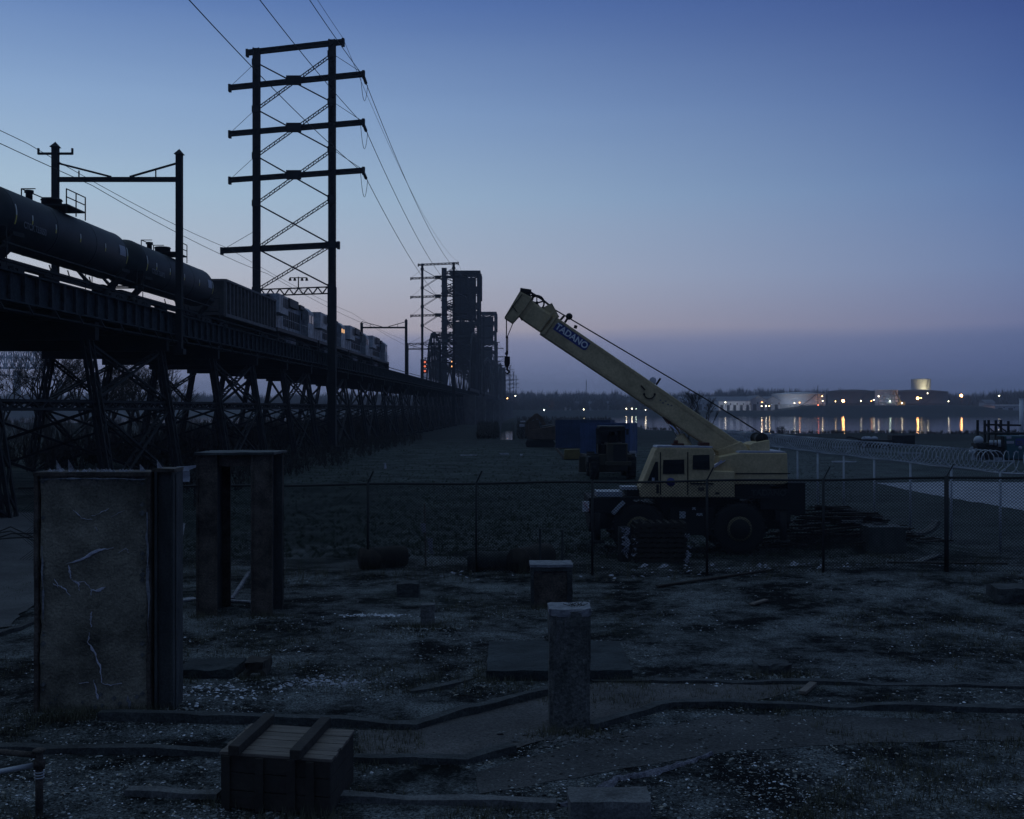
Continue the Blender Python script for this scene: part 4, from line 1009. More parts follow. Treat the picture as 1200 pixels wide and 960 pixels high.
# ---------------------------------------------------------------- foreground
def jag(pts, w, y, seed, mb):     # flaking streak of pale lime standing just proud of the panel
    rnd = random.Random(seed); P2 = []
    for a, b_ in zip(pts[:-1], pts[1:]):
        for k in range(5):
            t = k / 5; P2.append(Vector((lerp(a[0], b_[0], t) + rnd.uniform(-.8, .8), lerp(a[1], b_[1], t) + rnd.uniform(-.7, .7), 0)))
    P2.append(Vector((*pts[-1], 0))); P3 = [spot(p.x, p.y, y) for p in P2]; n = len(P3); vs = []
    for i, p in enumerate(P3):
        d = (P3[min(i + 1, n - 1)] - P3[max(i - 1, 0)]).normalized(); s_ = Vector((-d.z, 0, d.x)) * (w * rnd.uniform(.2, 1.4) * (.35 + .65 * math.sin(math.pi * min(.97, max(.05, i / (n - 1))))))
        vs += [p - s_ , p + s_, p + s_ * .6 + Vector((0, -.006, 0)), p - s_ * .6 + Vector((0, -.006, 0))]
    fs = []
    for i in range(n - 1):
        for k in range(4): fs.append((i * 4 + k, i * 4 + (k + 1) % 4, (i + 1) * 4 + (k + 1) % 4, (i + 1) * 4 + k))
    mb.add(vs, fs)
YP = 16.9
M['cap'] = mat('pale_concrete_top', (.26, .26, .29), .95, 0, .5, 9, .6, 25, col2=(.42, .42, .45), detail=12)
p0 = spot(47, 832, YP); p1 = spot(172, 558, YP)
pan = thing('rusty_panel_pillar', 'tall brown stained concrete panel in a rusty steel frame with white cracks, at the left', 'pillar', ((p0.x + p1.x) / 2, YP + .3, 0))
rough_block((p0.x, YP, -.1), (p1.x, YP + .55, p1.z), .09, .014, 4).build('panel', 'slabface', pan)
eg = MB(); lx, rx = spot(43, 556, YP).x, spot(174.5, 556, YP).x
for (x, s_) in ((lx, 1), (rx, -1)):
    z = -.1
    rnd = random.Random(int(x * 7))
    while z < p1.z: 
        o_ = rnd.uniform(-.006, .006); eg.box((x - .02 + o_, YP - .05, z), (x + .035 + o_, YP + .6, min(z + .42, p1.z + .03))); z += .42
eg.box((lx - .03, YP - .06, p1.z), (rx + .04, YP + .6, p1.z + .06)); eg.build('steel_edging', 'rust', pan)
pe = MB(); jag([(49.5, 640), (50, 690), (50.5, 726)], .018, YP - .055, 3, pe); jag([(172, 600), (172.5, 650), (174, 700), (174, 746)], .02, YP - .056, 5, pe); jag([(46, 562), (110, 561), (170, 562)], .012, YP - .063, 8, pe)
jag([(150, 815), (152, 830)], .03, YP - .05, 9, pe); pe.build('flaking_edge_paint', 'cap', pan)
ck = MB()
for pts, w in (([(78, 661), (96, 655), (116, 645), (133, 642)], .028), ([(80, 662), (82, 672), (83, 678)], .03), ([(84, 680), (92, 684), (93, 692)], .02), ([(86, 682), (100, 682), (107, 690), (107, 698)], .012), ([(106, 692), (115, 692), (124, 688)], .03), ([(63, 678), (68, 686), (76, 690), (83, 699)], .016),
               ([(63, 684), (68, 688)], .012), ([(108, 717), (106, 724), (107, 735)], .026), ([(105, 741), (103, 752), (110, 764), (117, 780), (119, 800)], .026), ([(119, 801), (130, 803), (143, 801)], .016), ([(110, 797), (113, 812), (115, 820)], .03), ([(92, 801), (104, 800)], .008),
               ([(86, 597), (96, 607), (108, 609)], .010), ([(108, 605), (122, 599), (128, 596)], .010), ([(112, 618), (114, 622)], .01), ([(140, 647), (148, 643), (151, 648)], .008), ([(130, 606), (146, 598)], .006)):
    jag(pts, w * .62, YP - .012, int(pts[0][0] * 3 + pts[0][1]), ck)
M['lime'] = mat('bright_lime_scale', (.62, .60, .68), .9, 0, .35, 9, .4, 30)
ck.build('white_crack', 'lime', pan)
rs = MB(); rnd = random.Random(44)
for k in range(60):          # spalled chips along the panel's edges
    side = rnd.choice('lrtb'); t = rnd.random(); e = rnd.uniform(.02, .06)
    x = p0.x + .05 if side == 'l' else p1.x - .06 if side == 'r' else lerp(p0.x + .05, p1.x - .05, t); z = lerp(.05, p1.z - .08, t) if side in 'lr' else (p1.z - .05 if side == 't' else rnd.uniform(.02, .25))
    rs.add([(x - e, YP - .004, z), (x, YP - .022, z - e * .6), (x + e * .8, YP - .004, z + e * .2), (x, YP - .015, z + e)], [(0, 1, 3), (1, 2, 3)])
rs.build('spalled_chips', 'concrete', pan, kind='stuff')
x0, x1 = spot(181, 0, YP).x, spot(203, 0, YP).x; cl = MB(); zt = spot(0, 553, YP).z
cl.box((x0, YP + .10, -.1), (x1, YP + .14, zt)); cl.box((x0, YP + .0, -.1), (x0 + .035, YP + .5, zt)); cl.box((x1 - .03, YP + .0, -.1), (x1, YP + .5, zt)); cl.build('side_column', 'rustlight', pan)
tr = MB(); zt2 = spot(0, 551, YP).z
rough_block((x0 - .05, YP + .0, zt), (x1 + .02, YP + .45, zt + .05), .08, .012, 7).build('column_cap', 'rust', pan)
sh = MB(); rnd = random.Random(6)
for (px, py, h_) in ((70, 547, .14), (84, 547, .15), (168, 548, .10), (188, 545, .12), (117, 549, .06), (55, 552, .05), (128, 549.5, .05), (100, 552, .04)):
    c = spot(px, py + 3, YP + .25); sh.add([c + Vector((-.05, 0, -.05)), c + Vector((.07, 0, -.05)), c + Vector((-.06, .02, h_)), c + Vector((0, .06, -.05))], [(0, 1, 2), (1, 3, 2), (3, 0, 2), (0, 3, 1)])
for k in range(26):
    c = Vector((rnd.uniform(lx + .1, rx - .1), YP + rnd.uniform(.05, .45), p1.z + .07)); e = rnd.uniform(.015, .05)
    sh.add([c + Vector((-e, -e, -.03)), c + Vector((e, -e * .7, -.03)), c + Vector((e * .8, e, -.03)), c + Vector((-e, e, -.03)), c + Vector((0, 0, e * .7))], [(0, 1, 4), (1, 2, 4), (2, 3, 4), (3, 0, 4)])
sh.build('broken_top_fragments', 'pale', pan)

# steel portal of two deep H columns and a header
YF = 24.6; gz = gh(-6, YF)
por = thing('steel_portal_frame', 'rusty door-shaped steel frame of two H columns left of centre', 'steel frame', (spot(281, 0, YF).x, YF + .6, 0))
def hcol(px0, px1, top):
    x0, x1 = spot(px0, 0, YF).x, spot(px1, 0, YF).x; c = (x0 + x1) / 2
    a = MB(); a.box((x0, YF, gz - .2), (x1, YF + .05, top)); a.box((x0, YF + 1.2, gz - .2), (x1, YF + 1.25, top)); a.build('column_flange', 'rust', por)
    w_ = MB(); w_.box((c - .03, YF + .052, gz - .2), (c + .03, YF + 1.198, top)); 
    for z in (.5, 1.6, 2.7): w_.box((x0 + .03, YF + .055, z), (x1 - .03, YF + .09, z + .05))
    w_.build('column_web', 'rustlight', por)
    e = MB(); e.box((x0 - .015, YF - .03, gz - .2), (x0 + .02, YF - .002, top)); e.box((x1 - .02, YF - .03, gz - .2), (x1 + .015, YF - .002, top)); e.build('column_edge', 'rust', por)
zt = spot(0, 533, YF).z
hcol(231, 254, zt); hcol(295, 319, zt)
hd = MB(); x0, x1 = spot(231, 0, YF).x, spot(331, 0, YF).x; zz_ = spot(0, 547, YF).z
hd.box((spot(256, 0, YF).x, YF + .1, zz_), (spot(294, 0, YF).x, YF + .15, zt)); hd.box((spot(256, 0, YF).x, YF + 1.1, zz_ - .05), (spot(294, 0, YF).x, YF + 1.14, zt)); hd.build('header_beam', 'rust', por)
rough_block((x0 - .04, YF - .1, zt), (spot(320, 0, YF).x + .03, YF + 1.33, zt + .05), .12, .012, 3).build('top_plate', 'rustlight', por)
xq = spot(327, 0, YF + .9).x; si = MB(); si.box((xq - .10, YF + .85, gz - .2), (xq + .08, YF + .9, zt - .05)); si.build('side_channel', 'rustlight', por)

def block(name, label, cat, px0, px1, pt, pb, m, depth, amp=.015, step=.1, seed=0, group=None, chamfer=0):
    b_ = gpt((px0 + px1) / 2, pb); Y = b_.y; z0 = gh(b_.x, Y) - .1; x0 = (px0 - 600) / F * Y; x1 = (px1 - 600) / F * Y; zt = CAMH - (pt - 478) / F * Y
    o = rough_block((x0, Y, z0), (x1, Y + depth, zt), step, amp, seed, chamfer).build(name, m)
    return tag(o, label, cat, group), Y, x0, x1, zt
M['slabdark'] = mat('dark_damp_slab', (.035, .042, .044), .95, 0, .6, 1.6, .6, 14, detail=12, grain=.5)
# the tall square post: concrete with a paler cap
o, Y, x0, x1, zt = block('concrete_post', 'tall square concrete post standing alone right of centre, pale top', 'post', 644, 692, 717, 858, 'postconc', .58, .016, .05, 3, chamfer=.05)
M['cap'] = mat('pale_concrete_top', (.26, .26, .29), .95, 0, .5, 9, .6, 25, col2=(.36, .36, .38), detail=12)
c = rough_block((x0 - .008, Y - .008, zt - .07), (x1 + .008, Y + .588, zt + .03), .035, .02, 9, .04).build('pale_cap', 'cap', o)
s_ = MB(); jag([(652, 722), (655, 740), (653, 752), (656, 775)], .022, Y - .018, 4, s_); jag([(664, 724), (662, 735), (664, 748)], .02, Y - .018, 5, s_); s_.build('lime_streak', 'concrete', o)
wd = MB(); rnd = random.Random(3)
for k in range(22):
    b0 = Vector(((x0 + x1) / 2 + rnd.uniform(0, .2), Y + .3 + rnd.uniform(-.08, .08), zt + .03)); wd.bar(b0, b0 + Vector((rnd.uniform(-.1, .1), rnd.uniform(-.05, .05), rnd.uniform(.01, .05))), .006)
wd.build('dead_moss', 'brush', o)
o, Y, x0, x1, zt = block('cast_block', 'square dark concrete block with recessed face behind the tall post', 'block', 622, 671, 664, 712, 'concdark', .7, .014, .07, 6)
rim_ = MB(); rim_.box((x0, Y - .07, -.05), (x0 + .07, Y - .006, zt - .01)); rim_.box((x1 - .13, Y - .07, -.05), (x1 - .02, Y - .006, zt - .01)); rim_.box((x0 + .072, Y - .07, zt - .10), (x1 - .132, Y - .006, zt - .012)); rim_.build('raised_rim', 'concdark', o)
rough_block((x0 - .02, Y - .09, zt - .01), (x1 + .01, Y + .72, zt + .05), .06, .014, 12).build('pale_cap', 'cap', o)  # cap paler than the block below
fc = MB().box((x0 + .075, Y - .03, 0), (x1 - .135, Y - .007, zt - .11)); fc.build('rust_stained_face', 'rust', o)
hp = thing('pipe_frame', 'thin dark upright pipe frame behind the square cast block', 'pipe frame', gpt(645, 703)); 
a, b_ = spot(633, 620, 26.9), spot(659, 621, 26.9)
f_ = MB(); f_.tube([(a.x, 26.9, -.1), a, b_, (b_.x, 26.9, -.1)], .028, 6, False); f_.build('bent_pipe', 'rustlight', hp)
MB().box((a.x - .1, 26.7, -.05), (b_.x + .1, 27.1, .03)).build('base_plate', 'rust', hp)
block('concrete_stub', 'small upright concrete stub on the gravel left of the post', 'stub', 493, 509, 709, 735, 'concrete', .26, .02, .05, 2)
block('dark_footing', 'small dark square footing behind the little concrete stub', 'footing', 465, 490, 684, 700, 'concdark', .5, .03, .1, 5)
block('brick_fragment', 'dark broken masonry lump on the right gravel beside the kerb', 'masonry lump', 888, 929, 779, 790, 'concdark', .5, .05, .08, 8)
block('foundation_slab', 'low wide dark concrete slab lying behind the tall post', 'slab', 570, 742, 786, 797, 'slabdark', 2.4, .02, .14, 11)
block('old_footing', 'low dark footing beam just right of the cracked panel', 'footing', 206, 275, 785, 796, 'slabdark', .9, .03, .12, 13)
block('sunken_footing', 'low dark footing lump between the steel frame and the timber crate', 'footing', 285, 310, 776, 793, 'wooddark', .6, .05, .1, 14)
block('corner_slab', 'pale concrete corner slab at the bottom edge of the picture', 'slab', 668, 764, 940, 962, 'concrete', .5, .015, .07, 15)
block('footing_block', 'dark concrete footing at the right edge by the fence', 'footing', 1172, 1230, 690, 712, 'concdark', .8, .03, .12, 16)
block('scrap_bin', 'pale weathered square bin by the right debris heap', 'bin', 1018, 1062, 618, 650, 'rustlight', .9, .012, .12, 21)

# low concrete borders of the old walks
def border(label, pts, w=.17, h=.13, m='concdark', seed=0):
    P_ = [gpt(*p) for p in pts]; mb = MB(); pr = []
    for a, b_ in zip(P_[:-1], P_[1:]):
        n = max(1, int((b_ - a).length / .3))
        for k in range(n): pr.append(a.lerp(b_, k / n))
    pr.append(P_[-1]); vs = []; n = len(pr)
    for i, p in enumerate(pr):
        d = (pr[min(i + 1, n - 1)] - pr[max(i - 1, 0)]).normalized(); s_ = Vector((-d.y, d.x, 0)) * w / 2; z = gh(p.x, p.y) - .05 * max(0, noise.noise(Vector((p.x * .9, p.y * .9, seed + 3))) + .15) * 1.6
        j = [.022 * noise.noise(Vector((p.x * 4 + q * 3, p.y * 4, seed))) for q in range(4)]
        vs += [p - s_ + Vector((0, 0, z - .1)), p - s_ + Vector((j[0], j[1], z + h + j[2])), p + s_ + Vector((j[1], j[3], z + h + j[0])), p + s_ + Vector((0, 0, z - .1))]
    fs = []
    for i in range(n - 1):
        for k in range(3): fs.append((i * 4 + k, (i + 1) * 4 + k, (i + 1) * 4 + k + 1, i * 4 + k + 1))
    fs += [(0, 1, 2, 3), (n * 4 - 1, n * 4 - 2, n * 4 - 3, n * 4 - 4)]
    mb.add(vs, fs); return tag(mb.build('border_kerb', m), label, 'kerb')
ka = [(118, 843), (240, 847), (400, 850), (485, 855), (560, 835), (643, 813)]
border('low concrete border running from the crate and bending up to the post', ka)
border('low straight border running right from behind the post', [(694, 797), (858, 800), (950, 801), (1080, 803), (1300, 808)], h=.06)
kb = [(690, 856), (738, 842), (785, 828), (860, 828), (1000, 831), (1300, 838)]
border('dark-edged border angling from the post foot to the right edge', kb, h=.1)
border('low border crossing the left foreground behind the iron post', [(-60, 881), (60, 881), (180, 884), (258, 886)], h=.1)
border('short low border between the crate and the sandy walk', [(415, 891), (480, 893), (545, 894), (600, 882)], h=.1)
border('border along the bottom right of the timber crate', [(400, 937), (520, 939), (652, 945)], h=.1, m='concrete')
border('short border left of the crate bottom', [(150, 932), (256, 935)], h=.08, m='concrete')
border('thin curved border piece above the left sandy patch', [(480, 812), (520, 806), (552, 794)], h=.06)
border('low border at the far left by the gravel track', [(-30, 752), (20, 738), (45, 727)], h=.08)
wl = [gpt(487, 857), gpt(560, 837), gpt(643, 815), gpt(700, 799), gpt(950, 803), gpt(870, 826), gpt(786, 826), gpt(735, 840), gpt(690, 856), gpt(600, 880), gpt(545, 890), gpt(420, 888), gpt(420, 856)]
ground_sheet('path', [(p.x, p.y) for p in wl], 'sand', .012, .12)
wl = [gpt(860, 838), gpt(1200, 846), gpt(1200, 868), gpt(1000, 872), gpt(860, 880), gpt(720, 905), gpt(560, 930), gpt(560, 905), gpt(700, 866)]
ground_sheet('path', [(p.x, p.y) for p in wl], 'sand2', .007, .12)
# pale winding spill of mortar
sp_ = [gpt(*p) for p in ((655, 944), (690, 934), (722, 915), (760, 910), (800, 897), (838, 883))]; mb = MB(); pr = []; rnd = random.Random(1)
for a, b_ in zip(sp_[:-1], sp_[1:]):
    for k in range(10): pr.append(a.lerp(b_, k / 10))
vs = []; n = len(pr)
for i, p in enumerate(pr):
    d = (pr[min(i + 1, n - 1)] - pr[max(i - 1, 0)]).normalized(); w = .10 * (1.1 - .7 * abs(i / n - .35)) * rnd.uniform(.35, 1.25); s_ = Vector((-d.y, d.x, 0)) * w; z = gh(p.x, p.y)
    vs += [p - s_ + Vector((0, 0, z - .01)), p - s_ * .5 + Vector((0, 0, z + .015 + rnd.uniform(0, .03))), p + s_ * .5 + Vector((0, 0, z + .015 + rnd.uniform(0, .03))), p + s_ + Vector((0, 0, z - .01))]
mb.add(vs, [(i * 4 + k, (i + 1) * 4 + k, (i + 1) * 4 + k + 1, i * 4 + k + 1) for i in range(n - 1) for k in range(3)])
M['mortar'] = mat('crumbly_mortar', (.17, .165, .20), .95, 0, .6, 12, .8, 40, grain=.6)
tag(mb.build('mortar_spill', 'mortar'), 'pale crooked ridge of spilled mortar by the bottom slab', 'mortar ridge')

# timber crate
cr = thing('timber_crate', 'weathered slatted timber crate with two skid beams on its lid, bottom left', 'crate', (-2.6, 13.2, 0))
FR, FL, BR = Vector((-2.0, 12.5, 0)), Vector((-3.27, 12.78, 0)), Vector((-1.90, 13.65, 0)); BL = FL + (BR - FR); ZC = .60; rnd = random.Random(5)
up = Vector((0, 0, 1)); ex = (FR - FL).normalized(); ey = (BL - FL).normalized(); wd_, dp_ = (FR - FL).length, (BL - FL).length
def cbox(mb, u0, u1, v0, v1, z0, z1):
    mb.prism([FL + ex * u0 + ey * v0 + up * z0, FL + ex * u1 + ey * v0 + up * z0, FL + ex * u1 + ey * v1 + up * z0, FL + ex * u0 + ey * v1 + up * z0], up * (z1 - z0))
sd_ = MB()
for k in range(3):      # front and rear boards
    z0 = .02 + .2 * k; cbox(sd_, 0, wd_, 0, .03, z0, z0 + .19); cbox(sd_, 0, wd_, dp_ - .03, dp_, z0, z0 + .19); cbox(sd_, 0, .03, .035, dp_ - .035, z0, z0 + .19); cbox(sd_, wd_ - .03, wd_, .035, dp_ - .035, z0, z0 + .19)
sd_.build('side_boards', 'wooddark', cr, bevel=.004)
bt = MB()
for u in (.02, .42, .80, wd_ - .28): cbox(bt, u, u + .1, -.035, -.003, 0, .6)
bt.build('batten', 'wooddark', cr, bevel=.004)
ld = MB(); n = 8
for k in range(n):
    v0 = -.01 + (dp_ + .02) * k / n; j = rnd.uniform(-.012, .012); cbox(ld, -.02 + j, wd_ + .02 + j, v0 + .004, v0 + (dp_ + .02) / n - .008, ZC + rnd.uniform(0, .006), ZC + .035 + rnd.uniform(0, .006))
ld.build('lid_boards', 'wood', cr, bevel=.004)
for (u, ) in ((.13,), (.86,)):
    bm_ = MB(); cbox(bm_, u, u + .13, -.12, dp_ + .08, ZC + .046, ZC + .15); bm_.build('skid_beam', 'wooddark', cr, bevel=.008)

# iron post with a pale pipe, bottom left corner
b_ = gpt(46, 957); ip = thing('iron_post', 'dark iron post with a short pale pipe arm at the bottom left corner', 'post', b_)
t_ = spot(44, 882, b_.y); m_ = MB(); m_.tube([b_ - up * .1, (b_.x, b_.y, t_.z)], .042, 10); m_.lathe((b_.x, b_.y, t_.z - .18), (0, 0, 1), [(0, .06), (.1, .06)], 10); m_.lathe((b_.x, b_.y, t_.z), (0, 0, 1), [(0, .05), (.03, .075), (.05, .03)], 10); m_.build('post_shaft', 'rust', ip)
a = spot(38, 897, b_.y); c = spot(-40, 912, b_.y - .4); MB().tube([a, c], .03, 8).build('pipe_arm', 'galv', ip)
MB().tube([spot(43, 885, b_.y), spot(-60, 876, b_.y + .1)], .035, 8).build('cross_rail', 'rust', ip)
w_ = MB()
for z in (.0, -.03, -.06): w_.lathe((b_.x, b_.y, t_.z - .22 + z), (0, 0, 1), [(0, .055), (.012, .055)], 10)
w_.build('wire_wrap', 'galv', ip)

# stake with rags behind the fence
b_ = gpt(499, 663); stt = thing('marker_stake', 'thin wooden stake with scraps of white rag behind the dark fence', 'stake', b_)
t_ = spot(497.5, 590, b_.y); MB().bar(b_ - up * .1, t_, .05).build('stick', 'wood', stt)
for (x, y, s_) in ((496, 619, .13), (504, 637, .14), (505, 645, .10)):
    c = spot(x, y, b_.y - .05); rg = MB(); rg.add([c + Vector((-s_ * .6, 0, s_)), c + Vector((s_ * .5, -.04, s_ * 1.1)), c + Vector((s_ * .6, 0, -s_)), c + Vector((-s_ * .3, .05, -s_ * .9))], [(0, 1, 2), (0, 2, 3)]); rg.build('rag', 'plastic', stt)
def lying(name, label, cat, a, b_, r_, m='concdark', dz=0):
    A = gpt(*a); B = gpt(*b_); A.z = gh(A.x, A.y) + r_ + dz; B.z = gh(B.x, B.y) + r_ + dz
    mb = MB(); n = 8; pts = [A.lerp(B, k / n) for k in range(n + 1)]
    mb.tube(pts, [r_ * random.Random(k).uniform(.93, 1.05) for k in range(n + 1)], 14); return tag(mb.build(name, m), label, cat)
lying('old_pipe', 'long dark pipe lying behind the fence left of the cast block', 'pipe', (548, 668), (612, 668), .26)
lying('log', 'short dark log lying near the fence left of the marker stake', 'log', (424, 668), (474, 664), .3, 'wooddark')
lying('log', 'rotten dark log leaning against the lying pipe by the cast block', 'log', (606, 672), (640, 664), .34, 'wooddark')
def plank(label, a, b_, w=.2, t=.04, m='wood', z0=0., z1=0., name='plank', cat='plank'):
    A = gpt(*a); B = gpt(*b_); A.z = gh(A.x, A.y) + t / 2 + .02 + z0; B.z = gh(B.x, B.y) + t / 2 + .02 + z1
    return tag(MB().bar(A, B, w, t).build(name, m, bevel=.004), label, cat)
plank('pale bent board lying between the panel and the steel frame', (206, 706), (229, 703), .3, m='pale')
plank('pale thin board lying inside the opening of the steel frame', (268, 706), (294, 708), .12, m='pale')
plank('pale stick propped up inside the opening of the steel frame', (272, 704), (292, 700), .1, m='pale', z1=.55)
plank('pale board leaning upward beside the cracked panel', (206, 668), (216, 650), .06, m='pale', z0=-.0, z1=.9)
plank('small pale plank by the sunken footing left of the crate', (297, 795), (312, 786), .12, m='concrete')
plank('pale plank lying on the ground beneath the right fence post', (1072, 662), (1100, 651), .26, m='concrete')
plank('bundle of short pale laths on the right border', (940, 815), (953, 804), .12, .05)
plank('long thin dark board lying before the crane wheels', (770, 690), (905, 676), .12, m='wooddark')
plank('dark board lying along the foot of the fence right of the bin', (1040, 668), (1180, 672), .2, m='wooddark')
plank('short pale board lying on the dark gravel left of the crate', (880, 712), (898, 708), .12, m='wood')

# heap of boards and scrap at the right
rnd = random.Random(11); hp_ = MB(); c0 = Vector((10.6, 37.0, 0))
for k in range(130):
    a = rnd.uniform(0, 6.28); x = c0.x + rnd.gauss(0, 1.5); y = c0.y + rnd.gauss(0, .7); h_ = max(.05, .95 - .33 * abs(x - c0.x - .2 * 0) - .25 * abs(y - c0.y)) * rnd.uniform(.4, 1) + gh(x, y)
    a = rnd.gauss(0, .35); l_ = rnd.uniform(.5, 1.7); d = Vector((math.cos(a), math.sin(a) * .6, rnd.uniform(-.12, .12))) * l_ / 2; p = Vector((x, y, h_))
    hp_.bar(p - d, p + d, rnd.uniform(.08, .22), rnd.uniform(.03, .06))
tag(hp_.build('scrap_timber_heap', 'wooddark'), 'dark heap of scrap boards behind the crane at the right', 'timber heap', kind='stuff')
hp_ = MB()
for k in range(34):
    x = c0.x + rnd.gauss(0, 1.6); y = c0.y - .6 + rnd.gauss(0, .5); h_ = max(.05, .95 - .33 * abs(x - c0.x)) * rnd.uniform(.5, 1.05) + gh(x, y); a = rnd.gauss(0, .3); l_ = rnd.uniform(.2, .9)
    d = Vector((math.cos(a), math.sin(a) * .5, rnd.uniform(-.1, .1))) * l_ / 2; p = Vector((x, y, h_)); hp_.bar(p - d, p + d, rnd.uniform(.05, .12), .03)
tag(hp_.build('splintered_laths', 'concrete'), 'pale splintered laths scattered over the dark board heap', 'laths', kind='stuff')
arc = MB(); c = spot(1085, 622, 34.6); vs = []
for k in range(9):
    a = lerp(R(-100), R(-8), k / 8)
    for (rr_, yy) in ((.52, 0), (.62, 0), (.62, .5), (.52, .5)): vs.append(Vector((c.x - .15 + math.cos(a) * rr_, c.y + yy, c.z + .35 + math.sin(a) * rr_ * .8)))
arc.add(vs, [(i * 4 + k, (i + 1) * 4 + k, (i + 1) * 4 + (k + 1) % 4, i * 4 + (k + 1) % 4) for i in range(8) for k in range(4)] + [(0, 1, 2, 3), (35, 34, 33, 32)])
tag(arc.build('curved_pipe_shell', 'concrete'), 'curved pale pipe shell leaning beside the square bin', 'pipe shell')
# pallets wrapped in torn plastic in front of the crane
pal = thing('pallet_stack', 'dark stack of pallets with torn white plastic in front of the crane front wheel', 'pallets', gpt(765, 662))
YQ = 33.0; mb = MB()
for k in range(8):
    z = .02 + k * .145; a = spot(744, 0, YQ).x + .03 * (k % 3); c = spot(806, 0, YQ).x - .02 * (k % 2)
    for y in (YQ, YQ + .5, YQ + 1.0): mb.box((a, y, z), (c, y + .09, z + .09))
    for j in range(7): x = lerp(a, c - .1, j / 6); mb.box((x, YQ, z + .092), (x + .1, YQ + 1.09, z + .115))
mb.build('pallet', 'wooddark', pal)
def rags(mb, px0, py0, px1, py1, Y, n, s_, seed):
    rn = random.Random(seed)
    for k in range(n):
        c = spot(rn.uniform(px0, px1), rn.uniform(py0, py1), Y - rn.uniform(0, .12)); 
        v = [c + Vector((rn.uniform(-1, 1) * s_, rn.uniform(-.04, .04), rn.uniform(-1, 1) * s_)) for _ in range(5)]
        mb.add(v, [(0, 1, 2), (0, 2, 3), (0, 3, 4)])
mb = MB(); rags(mb, 730, 618, 737, 652, YQ - .05, 40, .10, 3); rags(mb, 741, 622, 746, 652, YQ - .06, 8, .06, 5); rags(mb, 803, 625, 812, 650, YQ - .06, 14, .07, 8); rags(mb, 800, 652, 808, 658, YQ - .06, 6, .1, 9); mb.build('torn_plastic', 'plastic', pal, kind='stuff')
MB().lathe((spot(733, 0, YQ).x, YQ + .3, .0), (0, 0, 1), [(0, .19), (.3, .2), (.32, .185), (.7, .2), (1.02, .19)], 16).build('wrapped_drum', 'blockblack', pal)

# ---------------------------------------------------------------- loader, containers, excavator and the right-hand machinery
YL = 71; ld_ = thing('wheel_loader', 'dark wheel loader seen from behind in front of the blue containers', 'loader', (spot(719, 0, YL).x, YL + 2.5, 0))
def lp(px, py): return spot(px, py, YL)
def lbox(mb, x0, y0, x1, y1, a=0, b_=1): p = lp(x0, y0); q = lp(x1, y1); return mb.box((p.x, YL + a, p.z), (q.x, YL + b_, q.z))
bd = MB(); lbox(bd, 712, 552, 736, 520, .2, 2.6); lbox(bd, 704, 546, 742, 533, .6, 3.4); lbox(bd, 710, 546, 740, 541, .0, .4); bd.build('rear_body', 'yellow2', ld_, bevel=.03)
gl = MB(); lbox(gl, 719, 543, 734, 521, .14, .19); gl.build('radiator_grille', 'blockblack', ld_)
cbm = MB()
for x in (702.5, 731): lbox(cbm, x, 533, x + 4, 502, 1.2, 1.4); lbox(cbm, x, 533, x + 4, 502, 2.7, 2.9)
lbox(cbm, 703, 533, 734.5, 522, 1.2, 2.9); lbox(cbm, 704, 506, 734, 501, 1.0, 3.0); cb_ = cbm.build('cab_frame', 'blockblack', ld_)
tp_ = MB(); lbox(tp_, 704, 501, 734, 499.5, .95, 3.05); tp_.build('cab_roof', 'concrete', ld_, bevel=.02)
g2 = MB(); lbox(g2, 707, 522, 731, 506, 2.75, 2.78); g2.build('window', 'glass', cb_)
st_ = MB(); lbox(st_, 718, 522, 726, 511, 1.9, 2.1); ball(st_, lp(722, 509) + Vector((0, 2, 0)), .16); st_.build('seat', 'blockblack', cb_)
for x in (699.5, 735.5): m_ = MB(); lbox(m_, x, 510, x + 3, 503, .9, 1.0); m_.bar(lp(x + 1.5, 504) + Vector((0, 1, 0)), lp(703 if x < 710 else 734, 503) + Vector((0, 1.2, 0)), .05); m_.build('mirror', 'blockblack', ld_)
for x0 in (692.5, 736):
    for yy in (.5, 3.9):
        p = lp(x0, 0).x; ty = MB().lathe((p, YL + yy + .75, .78), (1, 0, 0), [(0, .5), (.05, .72), (.12, .78), (.5, .78), (.57, .72), (.6, .5)], 28)
        for k in range(20): a = 2 * math.pi * k / 20; c = Vector((p, YL + yy + .75, .78)) + Vector((0, math.cos(a), math.sin(a))) * .79; ty.bar(c + Vector((.03, 0, 0)), c + Vector((.55, 0, 0)), .1, .05)
        w_ = ty.build('wheel', 'rubber', ld_); MB().lathe((p - .01, YL + yy + .75, .78), (1, 0, 0), [(0, .36), (.05, .36), (.62, .36)], 18).build('rim', 'yellow2', w_)
fe = MB(); lbox(fe, 690, 543, 703, 536, .6, 2.0); lbox(fe, 736, 543, 747, 536, .6, 2.0); fe.build('fender', 'blockblack', ld_, bevel=.03)
bk_ = MB(); p = lp(744, 531); q = lp(750, 540); bk_.box((p.x, YL + 3, p.z), (q.x + .1, YL + 3.3, q.z)); bk_.build('white_panel', 'plastic', ld_)
bu = MB(); a = lp(686, 552); c = lp(752, 552); bu.prism([(a.x, YL + 6.6, .1), (a.x, YL + 7.6, .1), (a.x, YL + 7.7, .25), (a.x, YL + 6.7, 1.2), (a.x, YL + 6.5, 1.2)], (c.x - a.x, 0, 0)); bu.build('bucket', 'yellow2', ld_)
ar = MB(); ar.bar((lp(710, 0).x, YL + 3.4, 1.6), (lp(710, 0).x, YL + 6.6, .6), .25, .4); ar.bar((lp(730, 0).x, YL + 3.4, 1.6), (lp(730, 0).x, YL + 6.6, .6), .25, .4); ar.build('lift_arm', 'yellow2', ld_)

